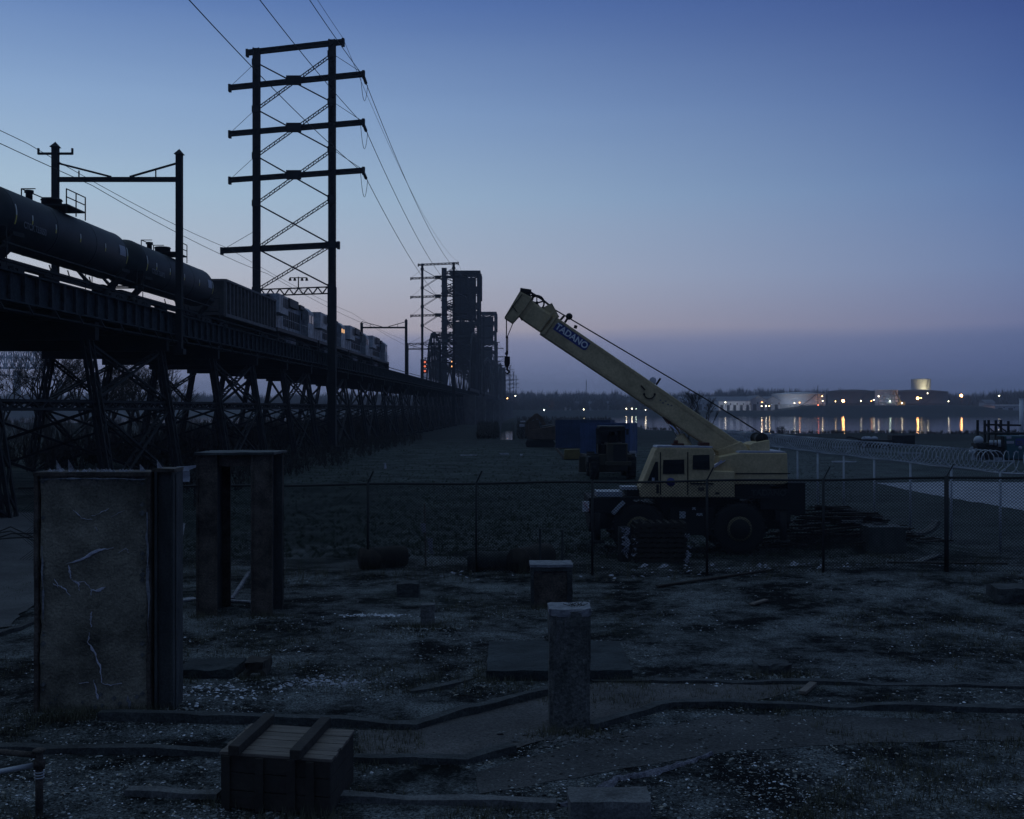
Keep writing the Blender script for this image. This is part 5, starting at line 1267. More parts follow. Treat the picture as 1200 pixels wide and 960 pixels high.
def container(label, px, Y, L_, Hh, ang, m, z0=0., bt=.12):
    base = spot(px, 478, Y); base.z = gh(base.x, Y) + z0; r = thing('shipping_container', label, 'container', base, R(ang), 'blue containers beyond the crane')
    T = wm(r); mb = MB(); W_ = 2.44
    tp = lambda x, y, z: T @ Vector((x, y, z))
    def lb(mb, a, b_): mb.prism([tp(a[0], a[1], a[2]), tp(b_[0], a[1], a[2]), tp(b_[0], b_[1], a[2]), tp(a[0], b_[1], a[2])], T.to_3x3() @ Vector((0, 0, b_[2] - a[2])))
    lb(mb, (.03, .03, bt + .05), (L_ - .03, W_ - .03, Hh - .03)); mb.build('shell', m, r)
    mb = MB(); n = int(L_ / .28)
    for k in range(n): x = .12 + (L_ - .24) * k / n; lb(mb, (x, -.005, bt + .15), (x + .14, .03, Hh - .12)); lb(mb, (x, W_ - .03, bt + .15), (x + .14, W_ + .005, Hh - .12))
    for k in range(8): y = .15 + k * .28; lb(mb, (-.005, y, bt + .15), (.03, y + .14, Hh - .12))
    mb.build('corrugation', m, r)
    mb = MB()
    for x in (0, L_ - .14):
        for y in (-.02, W_ - .12): lb(mb, (x, y, bt), (x + .14, y + .14, Hh))
    for y in (-.02, W_ - .1): lb(mb, (.14, y, Hh - .12), (L_ - .14, y + .12, Hh)); lb(mb, (.14, y, bt), (L_ - .14, y + .12, bt + .15))
    mb.build('corner_post', m, r)
    for (a_, b__) in ((.5, .56), (.9, .96), (1.5, 1.56), (1.9, 1.96)): q_ = MB(); lb(q_, (-.06, a_, bt + .1), (-.02, b__, Hh - .1)); q_.build('locking_bar', 'galv', r)
    return r
container('dark blue container farther back beside the rusty excavator', 651, 124, 6.06, 3.15, -16, 'bluedark')
container('brighter blue container directly behind the wheel loader', 680, 108, 4.9, 3.0, -22, 'blue')
# yellow attachment on the ground
M['bucketyellow'] = mat('olive_yellow_bucket_paint', (.16, .12, .035), .8, 0, .3, 2)
a_ = thing('digger_bucket', 'yellow steel bucket lying on the grass below the dark blue container', 'bucket', gpt(670, 539, 0)); yb = gpt(670, 539).y
def yp(px, py, dy=0): p = spot(px, py, yb); p.y += dy; return p
MB().prism([yp(661, 538.5), yp(662, 527), yp(679, 526.5), yp(680.5, 538)], (0, 1.2, 0)).build('bucket_shell', 'bucketyellow', a_, bevel=.03)
br = MB(); br.bar(yp(662, 538, .3), yp(652, 526, .6), .14, .2); br.bar(yp(681, 533, .3), yp(693, 536, -1.0), .14, .25); br.build('attachment_arm', 'wood', a_)
# rusty excavator
YE = 128; exv = thing('rusty_excavator', 'rusty brown folded excavator left of the blue containers', 'excavator', (spot(633, 0, YE).x, YE + 1.5, 0))
def ep(px, py, dy=0): p = spot(px, py, YE); p.y += dy; return p
tk = MB()
for dy in (0, 2.6): tk.prism([ep(617, 524, dy), ep(616, 520, dy), ep(618, 516, dy), ep(648, 516, dy), ep(651, 520, dy), ep(649, 525, dy)], (0, .7, 0))
tk.build('track', 'blockblack', exv)
MB().prism([ep(619, 515, .2), ep(619, 504, .2), ep(634, 502, .2), ep(651, 499, .2), ep(651, 516, .2)], (0, 2.8, 0)).build('machine_body', 'rustbrown', exv, bevel=.08)
bo = MB(); bo.prism([ep(616, 497, .9), ep(618, 493, .9), ep(627, 485, .9), ep(630, 484.5, .9), ep(636, 489, .9), ep(640, 498, .9), ep(637, 500, .9), ep(631, 491, .9), ep(627, 490, .9), ep(620, 497, .9)], (0, .5, 0)); bo.bar(ep(618, 495, 1.1), ep(617, 512, 1.1), .35, .35); bo.bar(ep(628, 487, .8), ep(626, 500, .8), .25, .25)
bo.build('folded_boom', 'rustbrown', exv, bevel=.03)
cb2 = MB(); cb2.prism([ep(619, 504, .3), ep(621, 494, .3), ep(631, 492, .3), ep(633, 503, .3)], (0, 1.2, 0)); cb2.build('cab', 'rustbrown', exv); tb = MB(); tb.tube([ep(633, 500.5, .1), ep(650, 497.5, .1)], .11, 8); tb.build('pale_pipe', 'concrete', exv)
ro = MB(); ro.prism([ep(610, 495, 2), ep(610, 493.8, 2), ep(616, 493.8, 2), ep(616, 495, 2)], (0, 2, 0)); ro.prism([ep(609, 500.5, 2), ep(609, 498, 2), ep(615, 498, 2), ep(615, 500.5, 2)], (0, 2, 0)); ro.build('white_step', 'plastic', exv)
# teal cabinet with plates, frame platform, tank and barrels at the right
YT = 95; tcb = thing('teal_cabinet', 'teal equipment cabinet with pale plates at the right edge', 'cabinet', (spot(1190, 0, YT).x, YT + 1, 0))
def tp(px, py, dy=0): p = spot(px, py, YT); p.y += dy; return p
def tbox(mb, x0, y0, x1, y1, a, b_): p = tp(x0, y0); q = tp(x1, y1); return mb.box((p.x, YT + a, p.z), (q.x, YT + b_, q.z))
tbox(MB(), 1180, 538, 1222, 511, 0, 2.2).build('cabinet_body', 'teal', tcb, bevel=.05); tbox(MB(), 1179, 540.5, 1223, 538.2, .1, 2.1).build('skid_base', 'blockblack', tcb)
for q_ in ((1179.5, 511, 1185, 514), (1179.5, 517, 1188, 520)): tbox(MB(), *q_, -.03, 0).build('pale_plate', 'plastic', tcb)
sg_ = tbox(MB(), 1190, 514, 1202, 522, -.03, -.004).build('logo_plate', 'signblue', tcb); mk = MB(); tbox(mk, 1191.5, 517, 1198, 518.3, -.04, -.031); tbox(mk, 1191.5, 519.5, 1199, 520.7, -.04, -.031); mk.build('plate_stripe', 'concrete', sg_)
MB().lathe(tp(1195.5, 525, -.005), (0, -1, 0), [(0, .16), (.02, .16)], 14).build('round_plate', 'plastic', tcb)
pf_ = thing('steel_platform', 'black railed steel platform above the teal cabinet at the right edge', 'platform', (spot(1187, 0, YT).x, YT + 3, 0)); mb = MB()
for x in (1171.5, 1185, 1200): mb.bar(tp(x, 541, 3), tp(x, 493 if x != 1200 else 494, 3), .17); mb.bar(tp(x, 541, 4.5), tp(x, 493, 4.5), .17)
mb.bar(tp(1171, 498.3, 3), tp(1215, 499.3, 3), .2, .16); mb.bar(tp(1171, 509, 3), tp(1215, 509, 3), 1.6, .2); mb.bar(tp(1173, 499, 3), tp(1184, 508, 3), .08); mb.bar(tp(1187, 499, 3), tp(1199, 508, 3), .08); mb.build('railing_frame', 'blockblack', pf_)
bl = MB()
for (x0, x1, y0, y1) in ((1159.5, 1163.8, 516, 521.5), (1165.5, 1168, 516, 522), (1169.5, 1173, 515.5, 524)): p = tp((x0 + x1) / 2, y1); q = tp((x0 + x1) / 2, y0); r_ = (x1 - x0) / 2 / F * YT; bl.lathe(p, (0, 0, 1), [(0, r_), (q.z - p.z, r_ * .95)], 12)
mc = thing('pump_unit', 'cluttered grey pump unit with round tank left of the teal cabinet', 'pump', (spot(1160, 0, YT).x, YT + .6, 0)); bl.build('filter_canister', 'galv', mc)
mb = MB(); ball(mb, tp(1149, 516.5, .4), .40, 16); mb.build('round_tank', 'galv', mc); mb = MB(); tbox(mb, 1145, 523, 1179, 519.5, .1, 1.2); tbox(mb, 1148, 541, 1178, 523.2, .3, 1.4); tbox(mb, 1173, 524, 1178, 511.5, .2, 1.0); mb.build('engine_block', 'blockblack', mc)
mb = MB(); ball(mb, tp(1140.5, 530, .2), .28, 12); mb.bar(tp(1140, 524, .2), tp(1142, 540, .2), .16); tbox(mb, 1166, 539, 1174, 536.5, -.1, .5); mb.build('pale_pipework', 'galv', mc)
wp = thing('white_tank_post', 'pale upright pole at the far right before the river', 'pole', gpt(1197, 512)); yw = 170; q = spot(1197, 468, yw); MB().tube([(q.x, yw, -.5), (q.x, yw, q.z)], .30, 12).build('pole_shaft', 'tankwhite', wp); MB().lathe((q.x, yw, q.z), (0, 0, 1), [(0, .36), (.1, .36)], 12).build('pole_cap', 'tankwhite', wp)
# flatbed with white bags
YD = 128; du = thing('scrap_skip', 'long dark open skip holding white bags near the river bank', 'skip', (spot(1028, 0, YD).x, YD + 1, 0))
def dp(px, py, dy=0): p = spot(px, py, YD); p.y += dy; return p
mb = MB(); mb.prism([dp(1013, 525), dp(1012, 515), dp(1046, 515.5), dp(1045, 525)], (0, 2.2, 0)); mb.build('skip_body', 'blockblack', du, bevel=.04)
mb = MB(); 
for x in (1017, 1021, 1028): c = dp(x, 514.6, 1.0); mb.lathe(c - up * .1, (0, 0, 1), [(0, .42), (.2, .4), (.34, .22), (.38, .02)], 12)
mb.build('white_bag', 'plastic', du)
for (x0, y0, x1, y1) in ((1034, 518.5, 1040, 521), (1034, 523.5, 1040, 524.7), (1011, 520, 1013.4, 523.5), (1012, 511.5, 1013.5, 515)): p = dp(x0, y0); q = dp(x1, y1); MB().box((p.x, YD - .04, p.z), (q.x, YD - .01, q.z)).build('pale_plate', 'plastic', du)
mb = MB(); c = dp(1046, 517); mb.box((c.x, YD + .2, .4), (c.x + 2.6, YD + 1.8, 1.4)); mb.build('front_box', 'blockblack', du); MB().tube([dp(1014, 516, 1), dp(1000, 512.5, 1), dp(995, 513, 1)], .09, 6).build('drawbar', 'blockblack', du)
# small pale things lying on the far grass
for (lab, px, py, w, h_) in (('white board lying on the grass left of the excavator', 591, 533.5, .9, .12), ('small white lump on the grass below the excavator', 611, 535, .2, .15), ('small white marker on the grass left of centre', 451, 550, .13, .42), ('low white scrap on the grass ridge left of centre', 439, 523, .25, .3), ('pale board lying flat on the grass near centre', 549, 534.5, 1.5, .05), ('pale low rail piece beyond the razor wire fence', 990, 541.5, 2.0, .1)):
    p = gpt(px, py); z = gh(p.x, p.y); rn = random.Random(px); rough_block(p + Vector((-w / 2, 0, z - .05)), p + Vector((w / 2, .35, z + h_)), .12, .04, px).build('pale_scrap', 'plastic'); o = bpy.context.scene.collection.objects[-1]; tag(o, lab, 'scrap')

# ---------------------------------------------------------------- trees and brush
def bare_tree(label, x, y, h, seed, spread=.55, trunk_r=None, depth=5, lean=0, group='bare trees', z0=None, n0=None):
    rnd = random.Random(seed); z = gh(x, y) - .1 if z0 is None else z0
    r = thing('bare_tree', label, 'tree', (x, y, z), group=group); tr_ = trunk_r or h * .022
    T_ = MB(); B_ = MB(); base = Vector((x, y, z)); th = h * .32
    fork = base + Vector((lean * th, rnd.uniform(-.1, .1) * th, th)); mid = base.lerp(fork, .5) + Vector((rnd.uniform(-.03, .03) * h, 0, 0))
    T_.tube([base, mid, fork], [tr_ * 1.3, tr_, tr_ * .8], 7)
    def grow(p, d, L_, rad, lv):
        q = p + d * L_; m_ = p.lerp(q, .5) + Vector((rnd.uniform(-1, 1), rnd.uniform(-1, 1), rnd.uniform(-1, 1))) * L_ * .07
        B_.tube([p, m_, q], [rad, rad * .8, rad * .6], 3 if lv < 3 else 4, False, False)
        if lv == 0: return
        for k in range(3 if lv > 1 else 4):
            dd = (d + Vector((rnd.uniform(-1, 1), rnd.uniform(-1, 1), rnd.uniform(-.45, .8))) * spread * 1.25).normalized()
            st = p.lerp(q, rnd.uniform(.45, 1.0)) if k else q
            grow(st, dd, L_ * rnd.uniform(.6, .82), max(rad * .55, .008 * (1 + y * .006)), lv - 1)
    for k in range(n0 or 4):
        a = k * 1.57 + rnd.uniform(-.5, .5); d = Vector((math.cos(a) * .45 + lean, math.sin(a) * .45, 1)).normalized(); grow(fork - Vector((0, 0, rnd.uniform(0, .12) * h)), d, h * .24, tr_ * .6, depth - 1)
    T_.build('trunk', 'bark', r); B_.build('crown', 'bark', r); return r
tl = [(-34.5, 92, 9.5, 'bare crooked tree seen through the trestle near its left end'), (-41, 100, 10.5, 'bare spreading tree seen through the trestle, second from left'), (-37.5, 106, 9, 'bare tree behind the trestle right of the spreading one'),
      (-46, 112, 12, 'tall bare tree behind the far trestle legs'), (-52, 104, 11, 'bare tree beyond the trestle at the left edge'), (-40, 122, 9.5, 'slim bare tree behind the trestle toward the right'),
      (-36.6, 109, 10, 'bare tree with dense twigs seen between the second and third trestle legs'), (-37.2, 118, 10.5, 'bare tree filling the trestle opening under the first tank car end'), (-37.6, 127, 8.5, 'low bare tree at the right end of the tree group behind the trestle'), (-43, 96, 9, 'broad bare tree low behind the nearest trestle bracing')]
for i, (x, y, h, lab) in enumerate(tl): bare_tree(lab, x, y, h, 20 + i, .62, group='bare trees behind the viaduct', depth=6 if i in (0, 1, 2, 6, 7, 9) else 5)
p = gpt(828, 510); 
bare_tree('dark bare tree standing behind the crane boom near the river', spot(822, 0, 150).x, 150, 7.4, 5, .42, depth=6, group='bare riverside trees', n0=3)
bare_tree('slender bare sapling just left of the crane boom tree', spot(806, 0, 155).x, 155, 5.6, 8, .4, depth=5, group='bare riverside trees')
bare_tree('low bare sapling with crooked twigs right of the crane boom', spot(915, 0, 150).x, 150, 2.6, 12, .6, depth=4, group='bare riverside trees')
bare_tree('leaning snag beside the dark riverside tree', spot(829, 0, 140).x, 140, 5.6, 15, .2, depth=3, lean=.12, group='bare riverside trees', n0=2)

def thicket(name, label, n, area, hr, seed, m='brush', tw=.02, per=26, kind='stuff', cat='brush', w=1.0):
    rnd = random.Random(seed); mb = MB(); c = 0
    while c < n:
        x, y = area(rnd)
        if x is None: continue
        c += 1; z = gh(x, y); h = rnd.uniform(*hr); rad = h * rnd.uniform(.35, .6) * w
        for k in range(per):
            a = rnd.uniform(0, 6.28); e = rnd.uniform(.1, 1); b_ = Vector((x + rnd.uniform(-.3, .3) * rad, y + rnd.uniform(-.3, .3) * rad, z + rnd.uniform(0, .5) * h))
            q = Vector((x + math.cos(a) * rad * e, y + math.sin(a) * rad * e, z + h * rnd.uniform(.35, 1) * (1.1 - .35 * e)))
            s_ = Vector((rnd.uniform(-1, 1), rnd.uniform(-1, 1), rnd.uniform(-.2, .2))).normalized() * tw * h * rnd.uniform(.5, 1.4)
            i = len(mb.v); mb.v += [b_ - s_, b_ + s_, q]; mb.f.append([i, i + 1, i + 2]); mb.smooth.append(False)
    o = mb.build(name, m); return tag(o, label, cat, kind=kind)
def under(r):
    s = r.uniform(44, 300); u = r.uniform(-37, -20.5 + .0) if s > 70 else r.uniform(-60, -31); p = V(u, s, 0); return p.x, s
def behind(r):
    s = r.uniform(75, 300); u = r.uniform(-130, -33); p = V(u, s, 0); return p.x, s
thicket('trestle_brush', 'dark winter brush growing among the trestle legs', 1500, under, (1.0, 3.4), 2, tw=.03, per=30)
thicket('far_side_brush', 'leafless scrub and low trees on the land behind the viaduct', 800, behind, (1.0, 2.9), 3, tw=.022, per=30)
def strip(r):
    s = r.uniform(46, 160); x = V(-19.5, s, 0).x + r.uniform(0, 1) ** 2 * 4.5; return x, s
thicket('viaduct_edge_weeds', 'low dark weeds along the near foot of the viaduct', 500, strip, (.5, 1.6), 9, tw=.03, per=22)
def bank(r):
    b = r.uniform(128, 650) / 1333; d = 205
    for _ in range(6): d = shore_d(b * d, d)
    d -= r.uniform(2, 9); return b * d, d
thicket('river_bank_weeds', 'dark weeds along the near river bank', 700, bank, (.35, .9), 4, tw=.05, per=18)
def inlet(r):
    y = 1 / lerp(1 / 160, 1 / 500, r.random()); b = r.choice((r.uniform(-40, -17), r.uniform(6, 118), r.uniform(6, 118)))
    if wet(b * y / 1333, y) > .1: return None, None
    return b * y / 1333, y
thicket('marsh_reeds', 'dark marsh growth round the small inlet behind the excavator', 2200, inlet, (.5, 1.7), 5, tw=.05, per=18)
def farw(r):
    x = r.uniform(-650, 1150); y = r.uniform(1120, 1420) if x > -40 else r.uniform(1020, 1350); return x, y
thicket('far_wood', 'leafless wood along the whole horizon across the river', 4200, farw, (11, 19), 6, 'farwood', tw=.035, per=46, w=1.1, cat='wood')
def farw2(r):
    x = r.uniform(-60, 160); y = r.uniform(975, 1040); return x, y
thicket('shore_wood', 'low leafless trees on the far shore behind the hook block', 300, farw2, (6, 14), 7, 'farwood', tw=.03, per=60, w=1.2, cat='wood')
def farw3(r): x = r.uniform(480, 900); return x, r.uniform(1080, 1200)
thicket('right_far_wood', 'leafless rise of trees at the far right across the river', 900, farw3, (17, 24), 8, 'farwood', tw=.03, per=60, w=1.2, cat='wood')
def farw4(r): x = r.uniform(-620, -330); return x, r.uniform(900, 1100)
thicket('left_far_wood', 'dark far wood left of the truss bridge behind the viaduct', 260, farw4, (8, 15), 10, 'farwood', tw=.03, per=50, w=1.2, cat='wood')

# ---------------------------------------------------------------- far shore
def fs(px, py, Y): return spot(px, py, Y)
def storage_tank(label, px0, px1, pt, pb, Y, m, lit=False):
    a = fs(px0, pb, Y); c = fs(px1, pt, Y); r_ = (c.x - a.x) / 2; cx = (a.x + c.x) / 2; h = c.z - a.z; zb = min(a.z, 3)
    r = thing('storage_tank', label, 'storage tank', (cx, Y + r_, zb), group='storage tanks across the river'); hh = c.z - zb
    MB().lathe((cx, Y + r_, zb), (0, 0, 1), [(0, r_), (hh * .33, r_), (hh * .335, r_ + .12), (hh * .345, r_ + .12), (hh * .35, r_), (hh * .97, r_), (hh * .972, r_ + .3), (hh, r_ + .3), (hh + .02, r_)], 64).build('tank_wall', m, r)
    MB().lathe((cx, Y + r_, zb + hh + .03), (0, 0, 1), [(0, r_ - .1), (r_ * .05, r_ * .5), (r_ * .07, .1)], 48).build('tank_roof', m, r)
    st = MB()
    for k in range(16):
        a0 = -1.9 + k * .05; st.box(Vector((cx + math.cos(a0) * (r_ + .6) - .6, Y + r_ + math.sin(a0) * (r_ + .6) - .4, zb + hh * k / 16)), Vector((cx + math.cos(a0) * (r_ + .6) + .6, Y + r_ + math.sin(a0) * (r_ + .6) + .4, zb + hh * k / 16 + .4)))
    st.build('stairway', 'steel', r)
    return r, Vector((cx, Y, zb)), r_, hh
storage_tank('broad white storage tank, leftmost of the tanks across the river', 912, 975, 461.5, 480, 1010, 'tankwhite')
storage_tank('wide brown storage tank behind the bright orange lamp', 979, 1034, 458, 480, 1040, 'tankbrown')
storage_tank('mid grey storage tank above the small lit dock', 1030, 1056, 457, 480, 1020, 'tankwhite')
storage_tank('very wide dark storage tank below the lit white one', 1050, 1122, 458.5, 480, 1060, 'tankbrown')
rt, cb3, r3, h3 = storage_tank('small lit white storage tank standing tallest above the dark ones', 1072, 1094, 444, 470, 1185, 'tankwhite')
def warehouse(label, px0, px1, pt, pb, Y, D, gable=False, m='cladding', doors=3):
    a = fs(px0, pb, Y); c = fs(px1, pt, Y); zb = 2.0; r = thing('warehouse', label, 'warehouse', ((a.x + c.x) / 2, Y + D / 2, zb), group='warehouses across the river')
    mid = (a.x + c.x) / 2; e = c.z - (c.z - zb) * .28
    if gable: MB().prism([(a.x, Y, zb), (c.x, Y, zb), (c.x, Y, e), (mid, Y, c.z), (a.x, Y, e)], (0, D, 0)).build('wall', m, r); MB().prism([(a.x - .6, Y - .5, e - .2), (mid, Y - .5, c.z + .1), (c.x + .6, Y - .5, e - .2), (c.x + .6, Y - .5, e + .2), (mid, Y - .5, c.z + .5), (a.x - .6, Y - .5, e + .2)], (0, D + 1, 0)).build('roof', 'roofm', r)
    else: MB().box((a.x, Y, zb), (c.x, Y + D, e)).build('wall', m, r); MB().prism([(a.x - .5, Y - .6, e), (a.x - .5, Y + D / 2, c.z), (a.x - .5, Y + D + .6, e)], (c.x - a.x + 1, 0, 0)).build('roof', 'roofm', r)
    for k in range(doors):
        x = lerp(a.x, c.x, (k + .5) / doors); w_ = (c.x - a.x) / doors * .22; MB().box((x - w_, Y - .15, zb), (x + w_, Y - .02, zb + (e - zb) * .6)).build('loading_door', 'steel', r)
        MB().box((x + w_ * 1.3, Y - .15, zb + (e - zb) * .6), (x + w_ * 2, Y - .02, zb + (e - zb) * .8)).build('window', 'glass', r)
    return r
warehouse('long pale warehouse left of the white storage tank, nearest the shore', 842, 880, 466, 480, 1000, 40, doors=5)
warehouse('gabled pale shed just left of the white storage tank', 880, 898, 464, 479, 1015, 40, True, doors=2)
warehouse('second gabled shed touching the white storage tank', 897, 914, 465, 479, 1020, 40, True, doors=2)
warehouse('long low roof behind the warehouses near the crane boom', 800, 905, 464.5, 476, 1085, 50, doors=8)
warehouse('pale long warehouse beyond the containers, left of the boom', 676, 745, 470.5, 480, 1065, 40, doors=8)
warehouse('faint pale warehouse crossed by the crane boom', 738, 800, 469, 479, 1080, 40, doors=6)
warehouse('small pale house among the far shore trees', 662, 669, 476.5, 482, 990, 10, True, doors=1)
warehouse('low pale shed on the far shore at the right edge', 1166, 1215, 474, 480, 1000, 30, doors=4)
warehouse('small pale roof shed right of the dark tanks', 1154, 1166, 468.5, 472, 1100, 14, doors=2)
# dock with lit deck between tanks
dk_ = thing('loading_dock', 'lit loading dock structure with pipes between the far tanks', 'dock', (fs(1042, 480, 985).x, 985, 3)); mb = MB()
for x in (1030, 1036, 1042, 1048, 1054): mb.bar(fs(x, 480, 985), fs(x, 463, 985), .7)
for y in (464, 468, 472): mb.bar(fs(1029, y, 985), fs(1055, y, 985), 1.2, .8)
mb.build('dock_frame', 'cladding', dk_)
yc_ = thing('dock_crane', 'small yellow crane arm leaning on the far dock', 'crane', fs(1056, 478, 980)); 
M['yellowfar'] = mat('bright_yellow_crane_arm', (.6, .33, .08), .6, 0, .05)
MB().bar(fs(1056, 472.5, 980), fs(1048.5, 457.5, 980), 1.0).build('crane_arm', 'yellowfar', yc_); MB().box(fs(1054, 475, 980), fs(1061, 471, 980) + Vector((0, 5, 0))).build('crane_base', 'yellowfar', yc_)
mast = thing('radio_mast', 'thin lattice radio mast on the horizon left of the boom', 'mast', fs(687, 470, 1500)); mb = MB()
for k in range(3): a = k * 2.1; mb.bar(fs(687, 475, 1500) + Vector((math.cos(a), math.sin(a), 0)) * .9, fs(687, 445, 1500) + Vector((math.cos(a), math.sin(a), 0)) * .4, .3)
for k in range(14): mb.bar(fs(687, 474 - k * 2, 1500) + Vector((-.8, 0, 0)), fs(687, 472 - k * 2, 1500) + Vector((.8, 0, 0)), .25)
mb.build('mast_lattice', 'steel', mast)
wt_ = thing('water_tower', 'small round grey water tower above the crane boom', 'water tower', fs(765, 470, 1300)); c = fs(765, 446, 1300); mb = MB(); mb.lathe(c - up * 5, (0, 0, 1), [(0, .5), (1.5, 3.4), (5, 4.0), (7.5, 3.2), (9, .5)], 20); mb.build('tank_bowl', 'roofm', wt_)
MB().tube([fs(765, 474, 1300), c - up * 4.8], .9, 8).build('tower_stem', 'roofm', wt_)
st_ = thing('thin_mast', 'thin dark mast on the tanks left of the orange lamp', 'mast', fs(958.5, 475, 1000)); MB().tube([fs(958.5, 478, 1000), fs(958.5, 452, 1000)], .3, 5).build('mast_pole', 'steel', st_)
# truss bridge far left behind the trestle
fb_ = thing('far_truss_bridge', 'pale steel truss bridge far away seen through the trestle at the left edge', 'bridge', (-560, 1290, 0)); mb = MB(); YG = 1300
for k in range(16):
    px = -70 + k * 8.6; hh = lambda q: 430 - (24 - 10.5 * max(0, (q - 22) / 36)) if q > 22 else 430 - 24
    a, c = px, px + 8.6
    if c > 62: break
    for dy in (0, 14):
        A, B_, Cc, D_ = fs(a, 431, YG), fs(c, 431, YG), fs(c, hh(c), YG), fs(a, hh(a), YG)
        for v in (A, B_, Cc, D_): v.y += dy
        mb.bar(A, B_, 2.2); mb.bar(D_, Cc, 1.6); mb.bar(A, D_, 1.1); mb.bar(A, Cc, .9); mb.bar(B_, D_, .9); mb.bar(A.lerp(D_, .5), B_.lerp(Cc, .5), .9)
mb.bar(fs(58, 431, YG), fs(66, 444, YG), 1.8); mb.bar(fs(-80, 432, YG), fs(70, 446, YG), 12, 1.6)
mb.build('truss_web', 'cladding', fb_); mb = MB()
for px in (-40, 20, 70): mb.bar(fs(px, 434 if px < 60 else 446, YG + 7), fs(px, 482, YG + 7), 6, 6)
mb.build('bridge_pier', 'steelblue', fb_)

# ---------------------------------------------------------------- lamps across the river
cols = dict(o=(1, .42, .13), w=(1, .86, .62), c=(.8, 1, .85), r=(1, .18, .08), y=(1, .68, .3))
lamps = [(988, 470, 1000, 'o', 9, 'brightest orange lamp in front of the brown storage tank'), (1075.5, 466.8, 1020, 'o', 6, 'orange lamp before the very wide dark storage tank'), (1126.5, 463.8, 1000, 'o', 7, 'orange lamp standing alone right of the tanks'),
         (1171, 464, 1000, 'w', 2.0, 'white lamp farthest right on the far shore'), (1087, 461, 1040, 'w', 1.6, 'white lamp on the dark tank wall below the lit tank'), (1111.5, 470.4, 1000, 'w', 1.8, 'white lamp low by the right sheds'), (893, 471.5, 985, 'o', 1.6, 'orange lamp above three white ones left of the white tank'),
         (892.5, 476, 984, 'w', 1.6, 'left white lamp of three in a row below the gabled sheds'), (897.5, 476, 984, 'w', 1.6, 'middle white lamp of three in a row below the gabled sheds'), (901.5, 476, 984, 'y', 1.6, 'right yellowish lamp of three in a row below the gabled sheds'), (931, 472.5, 985, 'w', 1, 'pale lamp before the white tank'), (937, 472, 985, 'o', 1.6, 'small orange lamp beside the white tank shade side'),
         (850, 471.7, 990, 'w', 1.3, 'white lamp on the long pale warehouse'), (765, 473, 990, 'o', 3, 'orange lamp just left of the crane boom'), (734, 479, 985, 'w', 1.6, 'leftmost white lamp of the row seen before the boom'), (740.5, 479, 985, 'w', 2, 'second white lamp of the row seen before the boom'), (745.5, 479, 985, 'c', 2, 'third greenish lamp of the row seen before the boom'),
         (756.5, 480.5, 985, 'w', 1.3, 'fourth white lamp of the row seen before the boom'), (684, 480, 985, 'w', 1.6, 'white lamp among the far trees above the containers'), (642.5, 476.3, 985, 'o', 3, 'orange lamp above the rusty excavator'), (637.5, 480.5, 980, 'c', 1.8, 'white lamp just below the orange one over the excavator'), (594.5, 467, 985, 'o', 2.2, 'orange lamp at the foot of the bridge towers'), (604, 464, 985, 'w', 1.6, 'white lamp right of the bridge towers'),
         (949, 477.5, 980, 'o', 1.3, 'low orange lamp below the white tank'), (954, 476.5, 980, 'w', .9, 'low white lamp below the white tank'), (963.5, 464.5, 985, 'y', 1.3, 'yellow lamp high on the dark side of the white tank'), (964, 470, 985, 'w', .9, 'small lamp under the yellow lamp on the tank side'), (959, 475, 980, 'r', .9, 'dim red lamp below the yellow lamp on the tank side'), (979, 470.5, 985, 'y', 1.2, 'small yellow lamp left of the brightest orange lamp'),
         (1009, 469.8, 985, 'w', 1.2, 'pale lamp right of the brightest orange lamp'), (1029.5, 464.5, 984, 'w', 1.6, 'upper white lamp at the left of the lit dock'), (1024, 468.7, 984, 'w', 1.6, 'white lamp low at the left of the lit dock'), (1021, 470, 984, 'o', 1.4, 'orange lamp at the left of the lit dock'), (1043, 470.5, 983, 'c', 2.2, 'bright greenish lamp in the lit dock'), (1057, 472.6, 978, 'w', 1.5, 'white lamp at the foot of the small yellow crane arm'), (1079.5, 466.5, 1012, 'y', 1.2, 'faint yellow lamp beside the orange lamp of the wide dark tank')]
LG = .45
def far_lamp(px, py, Y, ck_, st, label):
    c = fs(px, py, Y); r = thing('shore_lamp', label, 'lamp', (c.x, Y, min(c.z - 2, 2.5)), group='lamps on the far shore')
    MB().tube([(c.x, Y, min(c.z - 2, 2.2)), (c.x, Y, c.z - .2)], .12, 5).build('lamp_post', 'steel', r)
    k = 'lampm_' + ck_ + str(st)
    if k not in M: M[k] = lamp_mat('glowing_lamp_' + {'o': 'orange', 'w': 'white', 'c': 'cool', 'r': 'red', 'y': 'yellow'}[ck_], cols[ck_], 16 if st < 5 else 40)
    rad = .26 + .14 * math.sqrt(st) if st < 5 else 1.2  # strongest heads oversized, their glare put into the ball's size
    ball(MB(), c, rad).build('lamp_head', k, r)
    ld = bpy.data.lights.new('lamp_glow', 'POINT'); ld.energy = 150 * st * LG * (3 if st >= 5 else 1); ld.color = cols[ck_]; ld.shadow_soft_size = .6
    lo = bpy.data.objects.new('lamp_glow', ld); C.objects.link(lo); lo.parent = r; lo.matrix_basis = wm(r).inverted() @ Matrix.Translation(c - Vector((0, 1.6, 0)))
for a in lamps: far_lamp(*a)
